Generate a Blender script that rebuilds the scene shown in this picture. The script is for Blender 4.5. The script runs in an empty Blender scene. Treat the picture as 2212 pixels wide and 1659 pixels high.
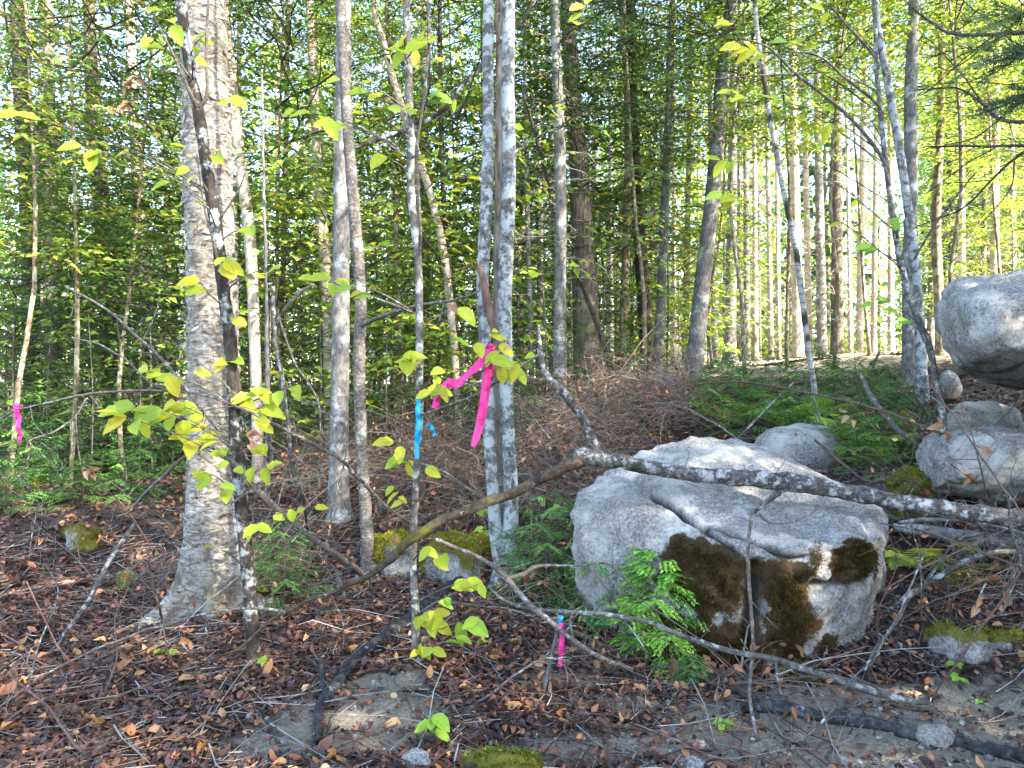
import bpy, bmesh, math, random
import numpy as np
from mathutils import Vector, Matrix

random.seed(7)
rng = np.random.default_rng(7)
scene = bpy.context.scene
C = scene.collection
R_ = math.radians

# ------------------------------------------------------------------ camera, sky, sun, exposure
CAM_H = 1.5
F = 1495.0          # focal length in units of a 2212 px wide picture
CX, CY = 1106.0, 829.5
cam_d = bpy.data.cameras.new('camera'); cam = bpy.data.objects.new('camera', cam_d); C.objects.link(cam)
cam.location = (0, 0, CAM_H); cam.rotation_euler = (R_(90), 0, 0)
cam_d.sensor_width = 36; cam_d.lens = 36 * F / 2212; cam_d.clip_start = 0.05; cam_d.clip_end = 2000
scene.camera = cam

SUN_AZ, SUN_EL = 124.0, 32.0     # clockwise from +Y
sdir = Vector((math.sin(R_(SUN_AZ)) * math.cos(R_(SUN_EL)), math.cos(R_(SUN_AZ)) * math.cos(R_(SUN_EL)), math.sin(R_(SUN_EL))))
w = bpy.data.worlds.new('World'); scene.world = w; w.use_nodes = True
nt = w.node_tree; bg = nt.nodes['Background']
sky = nt.nodes.new('ShaderNodeTexSky'); sky.sky_type = 'NISHITA'; sky.sun_disc = False
sky.sun_elevation = R_(SUN_EL); sky.sun_rotation = R_(SUN_AZ); sky.air_density = 1.0; sky.dust_density = 1.5; sky.ozone_density = 1.0
nt.links.new(sky.outputs[0], bg.inputs[0]); bg.inputs[1].default_value = 0.15
sl = bpy.data.lights.new('sun', 'SUN'); sl.energy = 5.0; sl.angle = R_(0.5); sl.color = (1.0, 0.90, 0.74)
so = bpy.data.objects.new('sun', sl); C.objects.link(so)
so.rotation_euler = (-sdir).to_track_quat('-Z', 'Y').to_euler()
scene.view_settings.view_transform = 'Standard'; scene.view_settings.look = 'None'
scene.view_settings.gamma = 1.0; scene.view_settings.use_curve_mapping = False
scene.view_settings.exposure = 3.3
try:
    scene.cycles.max_bounces = 3; scene.cycles.diffuse_bounces = 2; scene.cycles.transmission_bounces = 2; scene.cycles.glossy_bounces = 1
except Exception:
    pass

# ------------------------------------------------------------------ numeric helpers
def unp(px, py, d):
    return np.array([(px - CX) / F * d, d, CAM_H - (py - CY) / F * d])

def _h(ix, iy, iz, s):
    n = (ix.astype(np.int64) * 374761393 + iy.astype(np.int64) * 668265263 + iz.astype(np.int64) * 2147483647 + s * 974634777) & 0xFFFFFFFF
    n = ((n ^ (n >> 13)) * 1274126177) & 0xFFFFFFFF
    n = n ^ (n >> 16)
    return (n & 0xFFFF) / 65535.0
def vnoise(p, s=0):
    p = np.asarray(p, float); f = np.floor(p).astype(np.int64); t = p - f; t = t * t * (3 - 2 * t)
    r = 0
    for dx in (0, 1):
        wx = t[:, 0] if dx else 1 - t[:, 0]
        for dy in (0, 1):
            wy = t[:, 1] if dy else 1 - t[:, 1]
            for dz in (0, 1):
                wz = t[:, 2] if dz else 1 - t[:, 2]
                r = r + wx * wy * wz * _h(f[:, 0] + dx, f[:, 1] + dy, f[:, 2] + dz, s)
    return r * 2 - 1
def fbm(p, o=4, s=0, g=0.5):
    a, r, k = 1.0, 0, 1.0
    for i in range(o):
        r = r + a * vnoise(np.asarray(p) * k + 17.3 * i, s + i); a *= g; k *= 2.03
    return r
def norm(v):
    return v / np.maximum(np.linalg.norm(v, axis=-1, keepdims=True), 1e-9)

# ------------------------------------------------------------------ mesh helpers
class MB:
    """collects arrays of vertices and faces into one mesh"""
    def __init__(s): s.V = []; s.Q = []; s.T = []; s.K = []; s.n = 0
    def add(s, V, Q=None, T=None, col=None):
        V = np.asarray(V, float); s.V.append(V)
        if Q is not None and len(Q): s.Q.append(np.asarray(Q) + s.n)
        if T is not None and len(T): s.T.append(np.asarray(T) + s.n)
        if col is None: col = np.ones((len(V), 3)) * 0.5
        col = np.asarray(col, float)
        if col.ndim == 1: col = np.tile(col, (len(V), 1))
        s.K.append(col); s.n += len(V)
    def mesh(s, name, mat, smooth=False, offset=None):
        V = np.concatenate(s.V)
        if offset is not None: V = V - np.asarray(offset)
        q = np.concatenate(s.Q) if s.Q else np.zeros((0, 4), int)
        t = np.concatenate(s.T) if s.T else np.zeros((0, 3), int)
        m = bpy.data.meshes.new(name)
        m.vertices.add(len(V)); m.vertices.foreach_set('co', V.astype(np.float32).ravel())
        li = np.concatenate([q.ravel(), t.ravel()]).astype(np.int32)
        m.loops.add(len(li)); m.loops.foreach_set('vertex_index', li)
        tot = np.concatenate([np.full(len(q), 4), np.full(len(t), 3)]).astype(np.int32)
        st = np.concatenate([[0], np.cumsum(tot)[:-1]]).astype(np.int32)
        m.polygons.add(len(tot)); m.polygons.foreach_set('loop_start', st); m.polygons.foreach_set('loop_total', tot)
        if smooth: m.polygons.foreach_set('use_smooth', np.ones(len(tot), bool))
        m.update(calc_edges=True)
        a = m.color_attributes.new('Col', 'FLOAT_COLOR', 'POINT')
        k = np.concatenate(s.K); k = np.concatenate([k, np.ones((len(k), 1))], 1)
        a.data.foreach_set('color', k.astype(np.float32).ravel())
        m.materials.append(mat)
        return m
def obj(name, mesh, parent=None, loc=None):
    o = bpy.data.objects.new(name, mesh); C.objects.link(o)
    if parent is not None: o.parent = parent
    if loc is not None: o.location = loc
    return o
def empty(name, loc):
    o = bpy.data.objects.new(name, None); C.objects.link(o); o.location = loc; o.empty_display_size = 0.1
    return o
def tag(o, label=None, cat=None, group=None, kind=None):
    if label: o['label'] = label
    if cat: o['category'] = cat
    if group: o['group'] = group
    if kind: o['kind'] = kind
    return o

def smooth_path(P, n):
    """Catmull-Rom through rows of P"""
    P = np.asarray(P, float)
    if len(P) < 3:
        t = np.linspace(0, 1, n)[:, None]; return P[0] * (1 - t) + P[-1] * t
    E = np.vstack([2 * P[0] - P[1], P, 2 * P[-1] - P[-2]])
    E[0, 3:] = P[0, 3:]; E[-1, 3:] = P[-1, 3:]
    L = np.concatenate([[0], np.cumsum(np.maximum(np.linalg.norm(np.diff(P[:, :3], axis=0), axis=1), 1e-6))])
    s = np.linspace(0, L[-1], n); i = np.clip(np.searchsorted(L, s, 'right') - 1, 0, len(P) - 2)
    t = ((s - L[i]) / (L[i + 1] - L[i]))[:, None]
    a, b, c, d = E[i], E[i + 1], E[i + 2], E[i + 3]
    r = 0.5 * (2 * b + (c - a) * t + (2 * a - 5 * b + 4 * c - d) * t ** 2 + (3 * b - a - 3 * c + d) * t ** 3)
    if P.shape[1] > 3: r[:, 3] = np.maximum(r[:, 3], 0.0006)
    return r
def tube(P, seg=8, amp=0.0, freq=20.0, s=0, cap=True, stretch=1.0):
    """tube along rows (x, y, z, r); amp = relative roughness of the radius"""
    P = np.asarray(P, float); c = P[:, :3]; r = P[:, 3]; M = len(P)
    T = norm(np.gradient(c, axis=0)); m = T.mean(0)
    ref = np.eye(3)[np.argmin(np.abs(m))]
    A = norm(np.cross(T, ref)); B = np.cross(T, A)
    th = np.linspace(0, 2 * np.pi, seg, endpoint=False)
    D = A[:, None, :] * np.cos(th)[None, :, None] + B[:, None, :] * np.sin(th)[None, :, None]
    rr = np.repeat(r[:, None], seg, 1)
    if amp:
        q = (c[:, None, :] + D * r[:, None, None])
        q = q.reshape(-1, 3) * freq; q[:, 2] *= stretch
        rr = rr * (1 + amp * fbm(q, 3, s).reshape(M, seg))
    V = (c[:, None, :] + D * rr[:, :, None]).reshape(-1, 3)
    i = np.arange(M - 1)[:, None] * seg; j = np.arange(seg)[None, :]; k = (j + 1) % seg
    Q = np.stack([i + j, i + k, i + seg + k, i + seg + j], -1).reshape(-1, 4)
    Tt = np.zeros((0, 3), int)
    if cap:
        V = np.vstack([V, c[0], c[-1]]); n0 = M * seg; a = np.arange(seg); b = (a + 1) % seg
        Tt = np.vstack([np.stack([b, a, np.full(seg, n0)], 1), np.stack([(M - 1) * seg + a, (M - 1) * seg + b, np.full(seg, n0 + 1)], 1)])
    return V, Q, Tt
def frames(d, nrm):
    y = norm(d); x = norm(np.cross(y, nrm)); z = np.cross(x, y)
    return np.stack([x, y, z], -1)
def scatter(mb, tv, tq, tt, Rm, pos, size, col, shade=None):
    """N copies of a small template in one mesh"""
    N, k = len(pos), len(tv)
    size = np.asarray(size, float).reshape(N, -1)[:, None, :]
    V = np.einsum('nij,nkj->nki', Rm, tv[None] * size) + pos[:, None, :]
    off = (np.arange(N) * k)[:, None, None]
    Q = (np.asarray(tq)[None] + off).reshape(-1, 4) if tq is not None else None
    T = (np.asarray(tt)[None] + off).reshape(-1, 3) if tt is not None else None
    K = np.repeat(np.asarray(col, float), k, 0)
    mb.add(V.reshape(-1, 3), Q, T, K)
def hsvjit(base, n, dv=0.3, dh=0.12):
    b = np.asarray(base, float)[None] * np.ones((n, 1))
    v = np.exp(rng.normal(0, dv, (n, 1))); j = 1 + rng.normal(0, dh, (n, 3))
    return np.clip(b * v * j, 0.004, 0.9)

# leaf templates ---------------------------------------------------
LOW_V = np.array([[0, 0, 0], [.27, .42, .07], [0, 1, -.10], [-.27, .42, .07]]); LOW_T = np.array([[0, 1, 2], [0, 2, 3]])
def leaf_rows(rows, widths, fold, droop, curl=0.0, serr=0.0):
    V = []
    for i, (t, wd) in enumerate(zip(rows, widths)):
        sgn = serr * (1 if i % 2 else -1)
        z = -droop * t * t
        ww = wd * (1 + sgn)
        for x in (-ww, -ww * .5, 0, ww * .5, ww):
            V.append([x, t, z + fold * abs(x) + curl * (x * x) * 4 + 0.012 * math.sin(19 * t + 9 * x)])
    Q = []
    for r in range(len(rows) - 1):
        for c in range(4):
            a = r * 5 + c; Q.append([a, a + 1, a + 6, a + 5])
    return np.array(V), np.array(Q)
BEECH_V, BEECH_Q = leaf_rows([0, .06, .16, .28, .42, .57, .72, .85, .94, 1.0], [.01, .12, .23, .285, .30, .275, .22, .135, .06, .004], .30, .22, 0, .05)
BEECH2_V, BEECH2_Q = leaf_rows([0, .06, .16, .28, .42, .57, .72, .85, .94, 1.0], [.01, .11, .21, .26, .275, .25, .20, .125, .05, .004], .12, -.10, .3, .05)
DEAD = []
for i in range(6):
    v, q = leaf_rows([0, .18, .45, .75, 1.0], [.02, .2, .27, .19, .01], [.35, -.25, .6, .1, -.45, .8][i], [.35, .2, -.35, .5, -.1, .15][i], [.6, 1.2, -.5, .9, .2, -.9][i])
    v[:, 2] += 0.06 * np.sin(7 * v[:, 0] + 5 * v[:, 1] + i)
    DEAD.append((v, q))

DEAD_LOW = []
for v, q in DEAD:
    keep = [r_ * 5 + c_ for r_ in (0, 1, 2, 3, 4) for c_ in (0, 2, 4)]
    DEAD_LOW.append((v[keep], np.array([[r_ * 3 + c_, r_ * 3 + c_ + 1, r_ * 3 + c_ + 4, r_ * 3 + c_ + 3] for r_ in range(4) for c_ in range(2)])))
# ------------------------------------------------------------------ materials
class NT:
    def __init__(s, name):
        s.m = bpy.data.materials.new(name); s.m.use_nodes = True; s.t = s.m.node_tree; s.t.nodes.clear()
        s.out = s.N('ShaderNodeOutputMaterial')
    def N(s, typ, **k):
        n = s.t.nodes.new(typ)
        for a, b in k.items(): setattr(n, a, b)
        return n
    def L(s, a, b): s.t.links.new(a, b)
    def coord(s, scale=(1, 1, 1), kind='Object'):
        tc = s.N('ShaderNodeTexCoord'); mp = s.N('ShaderNodeMapping'); mp.inputs['Scale'].default_value = scale
        s.L(tc.outputs[kind], mp.inputs['Vector']); return mp.outputs[0]
    def noise(s, vec, sc, det=4, rough=.55, dist=0):
        n = s.N('ShaderNodeTexNoise'); n.inputs['Scale'].default_value = sc; n.inputs['Detail'].default_value = det
        n.inputs['Roughness'].default_value = rough; n.inputs['Distortion'].default_value = dist
        s.L(vec, n.inputs['Vector']); return n.outputs['Fac']
    def vor(s, vec, sc, feat='F1', out='Distance'):
        n = s.N('ShaderNodeTexVoronoi'); n.feature = feat; n.inputs['Scale'].default_value = sc; s.L(vec, n.inputs['Vector']); return n.outputs[out]
    def ramp(s, fac, stops, interp='LINEAR'):
        r = s.N('ShaderNodeValToRGB'); r.color_ramp.interpolation = interp
        while len(r.color_ramp.elements) < len(stops): r.color_ramp.elements.new(0.5)
        for e, (p, c) in zip(r.color_ramp.elements, stops):
            e.position = p; e.color = (*c, 1) if len(c) == 3 else c
        s.L(fac, r.inputs[0]); return r.outputs[0]
    def mix(s, fac, a, b, mode='MIX'):
        n = s.N('ShaderNodeMix', data_type='RGBA', blend_type=mode)
        for sock, v in ((n.inputs[0], fac), (n.inputs[6], a), (n.inputs[7], b)):
            if hasattr(v, 'links') or hasattr(v, 'is_output'): s.L(v, sock)
            else: sock.default_value = v if isinstance(v, (int, float)) else (*v, 1)
        return n.outputs[2]
    def math(s, op, a, b=0.0, clamp=False):
        n = s.N('ShaderNodeMath', operation=op); n.use_clamp = clamp
        for sock, v in ((n.inputs[0], a), (n.inputs[1], b)):
            if hasattr(v, 'is_output'): s.L(v, sock)
            else: sock.default_value = v
        return n.outputs[0]
    def attr(s, name='Col', out='Color'):
        a = s.N('ShaderNodeAttribute'); a.attribute_name = name; return a.outputs[out]
    def bump(s, h, strength=.5, dist=.02, nrm=None):
        b = s.N('ShaderNodeBump'); b.inputs['Strength'].default_value = strength; b.inputs['Distance'].default_value = dist
        s.L(h, b.inputs['Height'])
        if nrm is not None: s.L(nrm, b.inputs['Normal'])
        return b.outputs[0]
    def surf(s, col, rough=.9, nrm=None, spec=.3):
        p = s.N('ShaderNodeBsdfPrincipled')
        if hasattr(col, 'is_output'): s.L(col, p.inputs['Base Color'])
        else: p.inputs['Base Color'].default_value = (*col, 1)
        if hasattr(rough, 'is_output'): s.L(rough, p.inputs['Roughness'])
        else: p.inputs['Roughness'].default_value = rough
        p.inputs['Specular IOR Level'].default_value = spec
        if nrm is not None: s.L(nrm, p.inputs['Normal'])
        s.L(p.outputs[0], s.out.inputs[0]); return p
    def leaf(s, col, trans=.4, rough=.55, nrm=None, spec=.3):
        p = s.surf(col, rough, nrm, spec)
        tr = s.N('ShaderNodeBsdfTranslucent'); s.L(col, tr.inputs[0])
        mx = s.N('ShaderNodeMixShader'); mx.inputs[0].default_value = trans
        s.L(p.outputs[0], mx.inputs[1]); s.L(tr.outputs[0], mx.inputs[2]); s.L(mx.outputs[0], s.out.inputs[0])

def mat_bark(name, dark, mid, light, lichen=None, lichen_amt=.5, moss=0.0, scale=(1, 1, .25), fine=60, bump=.8, lichen_scale=9, mosscol=(.16, .15, .02)):
    n = NT(name); v = n.coord(scale); u = n.coord()
    a = n.noise(v, fine, 6, .65); b = n.noise(u, 5, 4)
    col = n.ramp(n.math('ADD', n.math('MULTIPLY', a, .75), n.math('MULTIPLY', b, .25)), [(.33, dark), (.5, mid), (.66, light)])
    if lichen is not None:
        l = n.noise(u, lichen_scale, 8, .72); lo = 1 - lichen_amt
        lf = n.ramp(l, [(max(lo - .05, .02), (0, 0, 0)), (min(lo + .03, .98), (1, 1, 1))])
        lc = n.mix(n.noise(u, 45, 3), lichen, tuple(min(1, c * 1.45) for c in lichen))
        col = n.mix(lf, col, lc)
    if moss > 0:
        mf = n.ramp(n.noise(u, 3.2, 6, .65), [(1 - moss - .04, (0, 0, 0)), (1 - moss + .06, (1, 1, 1))])
        col = n.mix(mf, col, n.mix(n.noise(u, 80, 2), mosscol, tuple(c * .4 for c in mosscol)))
    n.surf(col, .92, n.bump(n.math('ADD', a, n.math('MULTIPLY', n.noise(u, 140, 3), .3)), bump, .012), .2)
    return n.m

M = {}
# peeling silver and yellow bark with horizontal lines
n = NT('birch_bark'); v = n.coord((1, 1, 2.6)); u = n.coord()
a = n.noise(v, 13, 9, .78, .9); b = n.noise(u, 2.3, 5); c = n.noise(n.coord((1, 1, 3)), 28, 6, .7)
col = n.ramp(a, [(.36, (.018, .014, .012)), (.44, (.12, .105, .09)), (.53, (.27, .255, .235)), (.66, (.46, .455, .45))])
col = n.mix(n.ramp(b, [(.48, (0, 0, 0)), (.66, (.75, .75, .75))]), col, n.mix(c, (.15, .12, .065), (.30, .26, .16)))
col = n.mix(n.ramp(n.noise(n.coord((1, 1, .55)), 7.5, 8, .75), [(.53, (0, 0, 0)), (.60, (.85, .85, .85))]), col, n.mix(c, (.03, .024, .02), (.14, .115, .095)))
col = n.mix(n.ramp(n.noise(u, 11, 7, .7), [(.62, (0, 0, 0)), (.70, (.7, .7, .7))]), col, (.27, .31, .29))
n.surf(col, .8, n.bump(n.math('ADD', a, n.math('MULTIPLY', c, .8)), .9, .013), .3); M['birch'] = n.m
n = NT('birch_peel'); u = n.coord(); col = n.ramp(n.noise(u, 30, 4), [(.3, (.10, .08, .06)), (.5, (.27, .235, .19)), (.7, (.46, .44, .41))])
n.leaf(col, .15, .6); M['peel'] = n.m
M['dark_lichen'] = mat_bark('dark_sapling_bark', (.012, .010, .009), (.035, .028, .024), (.075, .06, .05), (.25, .28, .28), .43, .0, (1, 1, .6), 40, .6, 8)
M['pale_sapling'] = mat_bark('pale_sapling_bark', (.03, .026, .023), (.085, .077, .07), (.17, .16, .15), (.25, .27, .265), .43, .0, (1, 1, 1.2), 30, .5, 16)
M['blue_lichen'] = mat_bark('lichen_grey_bark', (.03, .028, .026), (.11, .108, .105), (.20, .203, .203), (.27, .305, .31), .49, .0, (1, 1, 1.6), 26, 1.0, 11)
M['grey'] = mat_bark('grey_bark', (.05, .047, .044), (.14, .135, .128), (.24, .235, .228), (.29, .30, .295), .42, .0, (1, 1, .5), 30, .7, 5)
M['furrow'] = mat_bark('furrowed_bark', (.028, .022, .018), (.11, .092, .075), (.22, .19, .16), (.26, .25, .21), .34, .0, (1, 1, .16), 34, 1.0, 4)
M['scaly'] = mat_bark('scaly_bark', (.035, .030, .026), (.12, .105, .095), (.26, .24, .22), (.30, .32, .29), .40, .30, (1, 1, 1.5), 38, 1.0, 7, (.11, .075, .02))
M['mossy'] = mat_bark('mossy_bark', (.05, .04, .025), (.14, .11, .07), (.28, .24, .17), (.30, .28, .20), .45, .40, (1, 1, .5), 30, .7, 6, (.16, .14, .025))
M['dark'] = mat_bark('dark_bark', (.02, .016, .013), (.055, .045, .037), (.10, .085, .07), (.20, .19, .17), .28, .0, (1, 1, .3), 34, .8)
M['warm'] = mat_bark('warm_pale_bark', (.18, .14, .11), (.42, .35, .28), (.58, .51, .43), (.46, .43, .37), .40, .0, (1, 1, .8), 24, .6, 5)
M['twig'] = mat_bark('twig_bark', (.045, .036, .03), (.10, .085, .075), (.20, .18, .165), (.24, .25, .25), .40, .0, (1, 1, 1), 60, .4, 22)
M['redtwig'] = mat_bark('red_twig_bark', (.05, .028, .022), (.10, .06, .05), (.17, .11, .09), None, 0, 0, (1, 1, 1), 60, .3)
M['log'] = mat_bark('lichen_log_bark', (.018, .014, .012), (.075, .066, .06), (.19, .175, .165), (.28, .285, .29), .43, .16, (1, 1, 1), 34, 1.0, 15, (.14, .12, .012))
M['char'] = mat_bark('charred_wood', (.008, .008, .009), (.03, .03, .032), (.09, .088, .09), (.26, .26, .26), .34, .0, (1, 1, 1), 30, .9, 8)
M['deadwood'] = mat_bark('bare_dead_wood', (.03, .02, .014), (.085, .055, .038), (.18, .125, .09), None, 0, 0, (1, 1, 1), 50, .6)
M['mossylog'] = mat_bark('mossy_branch_bark', (.018, .013, .010), (.05, .04, .03), (.11, .09, .07), (.35, .36, .34), .34, .42, (1, 1, 1), 34, .8, 12, (.17, .155, .012))
M['redlimb'] = mat_bark('smooth_red_brown_limb', (.06, .035, .03), (.13, .085, .075), (.20, .15, .14), (.25, .24, .24), .3, 0, (1, 1, .4), 20, .3)
# white paper birch with black patches
n = NT('white_birch_bark'); u = n.coord(); v = n.coord((1, 1, 5))
col = n.ramp(n.noise(v, 12, 6, .7), [(.36, (.03, .027, .025)), (.46, (.26, .25, .235)), (.7, (.46, .455, .44))])
col = n.mix(n.ramp(n.noise(u, 2.2, 5, .6), [(.49, (0, 0, 0)), (.54, (1, 1, 1))]), col, (.035, .03, .028))
n.surf(col, .8, n.bump(n.noise(v, 20, 4), .6, .01)); M['white_birch'] = n.m
# granite with moss mask in Col.r, dark tone with painted crack and underside shade in Col.g
def granite(name, tint=(1, 1, 1), warm=0.25, mc=((.022, .018, .009), (.055, .043, .014), (.075, .038, .017))):
    n = NT(name); u = n.coord(); K = n.attr()
    sp = n.N('ShaderNodeSeparateColor'); n.L(K, sp.inputs[0])
    f1 = n.noise(u, 62, 5, .85); f2 = n.vor(u, 130); f3 = n.noise(u, 2.4, 6, .65); f4 = n.noise(u, 10, 6, .7)
    base = n.ramp(f1, [(.34, (.025, .025, .028)), (.43, (.12, .122, .127)), (.53, (.255, .26, .27)), (.66, (.42, .43, .44))])
    base = n.mix(n.ramp(f2, [(.05, (1, 1, 1)), (.22, (0, 0, 0))]), base, (.07, .07, .075))
    base = n.mix(n.ramp(n.noise(u, 3.7, 7, .7), [(.46, (0, 0, 0)), (.60, (.65, .65, .65))]), base, n.mix(n.noise(u, 110, 3), (.30, .31, .32), (.62, .63, .63)))
    base = n.mix(n.math('MULTIPLY', n.ramp(f3, [(.42, (0, 0, 0)), (.68, (1, 1, 1))]), warm), base, (.17, .145, .11))
    base = n.mix(n.ramp(f4, [(.56, (0, 0, 0)), (.74, (.55, .55, .55))]), base, (.065, .066, .07))
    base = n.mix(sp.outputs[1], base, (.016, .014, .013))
    mo = n.mix(n.noise(u, 9, 4), n.mix(n.noise(u, 70, 3), mc[0], mc[1]), mc[2])
    mf = n.math('ADD', sp.outputs[0], n.math('MULTIPLY', n.math('SUBTRACT', n.noise(u, 16, 6, .7), .5), .9))
    mf = n.ramp(mf, [(.46, (0, 0, 0)), (.60, (1, 1, 1))])
    col = n.mix(mf, n.mix(1.0, base, tint, 'MULTIPLY'), mo)
    h = n.math('ADD', n.math('MULTIPLY', f1, .5), n.math('ADD', n.math('MULTIPLY', f4, .8), n.math('MULTIPLY', n.noise(u, 30, 5), .7)))
    n.surf(col, .85, n.bump(h, .8, .03), .3); return n.m
M['granite'] = granite('granite', (1.12, 1.08, 1.02)); M['granite_moss'] = granite('mossy_granite', (1, .98, .93), .3, ((.07, .065, .010), (.20, .19, .018), (.13, .10, .02))); M['granite_warm'] = granite('tan_granite', (1, .93, .82), .5)
n = NT('moss'); K = n.attr(); u = n.coord(); n.leaf(n.mix(n.math('MULTIPLY', n.noise(u, 40, 3), .5), K, (.05, .04, .01)), .25, .95, None, .05); M['moss'] = n.m
# ground: humus against sand (Col.r)
n = NT('forest_floor'); u = n.coord(); K = n.attr(); sp = n.N('ShaderNodeSeparateColor'); n.L(K, sp.inputs[0])
hum = n.ramp(n.noise(u, 22, 8, .75), [(.3, (.016, .012, .010)), (.5, (.052, .040, .033)), (.72, (.14, .105, .08))])
hum = n.mix(n.ramp(n.noise(u, 1.1, 4), [(.5, (0, 0, 0)), (.75, (.6, .6, .6))]), hum, (.11, .075, .055))
sand = n.ramp(n.noise(u, 55, 8, .75), [(.3, (.12, .10, .075)), (.5, (.27, .23, .17)), (.75, (.42, .37, .29))])
sand = n.mix(n.ramp(n.vor(u, 60), [(.1, (1, 1, 1)), (.3, (0, 0, 0))]), sand, (.30, .29, .28))
mf = n.math('ADD', sp.outputs[0], n.math('MULTIPLY', n.math('SUBTRACT', n.noise(u, 11, 9, .8), .5), 1.5)); mf = n.ramp(mf, [(.40, (0, 0, 0)), (.78, (1, 1, 1))])
gc = n.mix(mf, hum, sand); h = n.math('ADD', n.noise(u, 30, 8, .8), n.math('MULTIPLY', n.noise(u, 110, 3), .4))
n.surf(gc, .95, n.bump(h, 1.0, .03), .2); M['ground'] = n.m
n = NT('gravel_road'); u = n.coord(); c1 = n.ramp(n.noise(u, 18, 8, .8), [(.3, (.14, .12, .10)), (.55, (.26, .235, .20)), (.75, (.38, .35, .31))])
n.surf(c1, .95, n.bump(n.noise(u, 40, 6, .8), .8, .03), .2); M['road'] = n.m
def mat_leafcol(name, trans, rough=.55, jit=.25, spec=.3):
    n = NT(name); K = n.attr(); oi = n.N('ShaderNodeObjectInfo')
    f = n.math('ADD', n.math('MULTIPLY', oi.outputs['Random'], jit * 2), 1.1 - jit)
    cb = n.N('ShaderNodeCombineColor'); [n.L(f, cb.inputs[i]) for i in range(3)]
    n.leaf(n.mix(1.0, K, cb.outputs[0], 'MULTIPLY'), trans, rough, None, spec); return n.m
M['leaves'] = mat_leafcol('leaf', .45, .55, .42); M['needles'] = mat_leafcol('needle', .25, .6, .2); M['litter'] = mat_leafcol('dead_leaf', .08, .55, .15, .4)
M['brush'] = mat_leafcol('dry_brush', .05, .9, .1, .1)
def mat_bigleaf(name, cols, trans):
    n = NT(name); u = n.coord(); oi = n.N('ShaderNodeObjectInfo')
    sp = n.N('ShaderNodeSeparateXYZ'); tc = n.N('ShaderNodeTexCoord'); n.L(tc.outputs['Object'], sp.inputs[0])
    vn = n.math('SINE', n.math('MULTIPLY', n.math('SUBTRACT', sp.outputs[1], n.math('MULTIPLY', n.math('ABSOLUTE', sp.outputs[0]), .8)), 75))
    mid = n.ramp(n.math('ABSOLUTE', sp.outputs[0]), [(.0, (1, 1, 1)), (.03, (0, 0, 0))])
    base = n.ramp(oi.outputs['Random'], [(i / max(1, len(cols) - 1), c) for i, c in enumerate(cols)])
    base = n.mix(n.math('MULTIPLY', n.ramp(vn, [(.6, (0, 0, 0)), (1, (1, 1, 1))]), .35), base, n.mix(1.0, base, (.55, .62, .5), 'MULTIPLY'))
    base = n.mix(n.math('MULTIPLY', mid, .5), base, n.mix(1.0, base, (1.3, 1.25, 1.3), 'MULTIPLY'))
    base = n.mix(n.ramp(n.noise(u, 3.5, 5), [(.60, (0, 0, 0)), (.72, (.45, .45, .45))]), base, n.mix(1.0, base, (.75, .42, .2), 'MULTIPLY'))
    n.leaf(base, trans, .5, n.bump(vn, .25, .01), .3); return n.m
M['beech'] = mat_bigleaf('beech_leaf', [(.44, .52, .045), (.32, .46, .045), (.58, .56, .04), (.27, .42, .05), (.50, .54, .05), (.62, .55, .06), (.36, .48, .04)], .5)
M['greenleaf'] = mat_bigleaf('green_leaf', [(.18, .36, .05), (.26, .44, .05), (.34, .48, .05)], .4)
M['deadleaf'] = mat_bigleaf('fallen_leaf', [(.10, .045, .028), (.36, .17, .06), (.20, .085, .045), (.46, .25, .09), (.13, .06, .045), (.50, .31, .14), (.28, .11, .045), (.40, .20, .07)], .08)
M['tanleaf'] = mat_bigleaf('withered_leaf', [(.42, .24, .13), (.30, .15, .08), (.50, .32, .20)], .3)
def plain(name, c, rough, trans=0, spec=.4):
    n = NT(name); u = n.coord(); k = n.mix(n.noise(u, 30, 3), tuple(x * .85 for x in c), tuple(min(1, x * 1.1) for x in c))
    (n.leaf(k, trans, rough, None, spec) if trans else n.surf(k, rough, None, spec)); return n.m
M['pink'] = plain('pink_plastic_tape', (.82, .045, .30), .35, .35); M['blue'] = plain('blue_plastic_tape', (.012, .30, .52), .4, .25)
M['bluepaint'] = plain('blue_paint', (.012, .33, .55), .6); M['steel'] = mat_bark('rusty_steel', (.05, .05, .055), (.11, .11, .115), (.17, .17, .175), None, 0, 0, (1, 1, 1), 50, .3)

# ------------------------------------------------------------------ terrain
ctrl = [(100, 970, 12), (350, 960, 14), (40, 1100, 7), (250, 1100, 7), (600, 1050, 8), (560, 985, 10.5), (740, 1130, 6.6), (900, 1075, 7),
        (850, 842, 18), (700, 905, 14), (1085, 1265, 5.1), (1200, 1005, 7), (1150, 905, 9), (1300, 832, 10), (1400, 812, 11), (1500, 815, 10.5),
        (1760, 910, 7), (1700, 787, 12), (1960, 772, 10), (2010, 762, 11.5), (1620, 995, 6), (1830, 990, 6), (2000, 1050, 5), (2080, 855, 8),
        (2212, 1065, 5), (1930, 1210, 4.4), (2100, 1310, 3.8), (1860, 1380, 3.7), (2200, 1520, 3.1), (1740, 1455, 3.6), (1480, 1440, 3.7), (1300, 1280, 4.6),
        (905, 1440, 3.68), (548, 1435, 3.72), (1175, 1497, 3.36), (400, 1315, 4.65), (600, 1260, 5.0), (800, 1245, 5.4), (100, 1330, 4.5), (1100, 1659, 2.7), (300, 1659, 2.7), (1900, 1659, 2.7), (30, 1500, 3.4)]
cp = [tuple(unp(*c)) for c in ctrl]
for x in (-14, -7, 0, 7, 14): cp += [(x, -8, -0.1), (x, 1, 0.0 if abs(x) < 8 else .05)]
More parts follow.
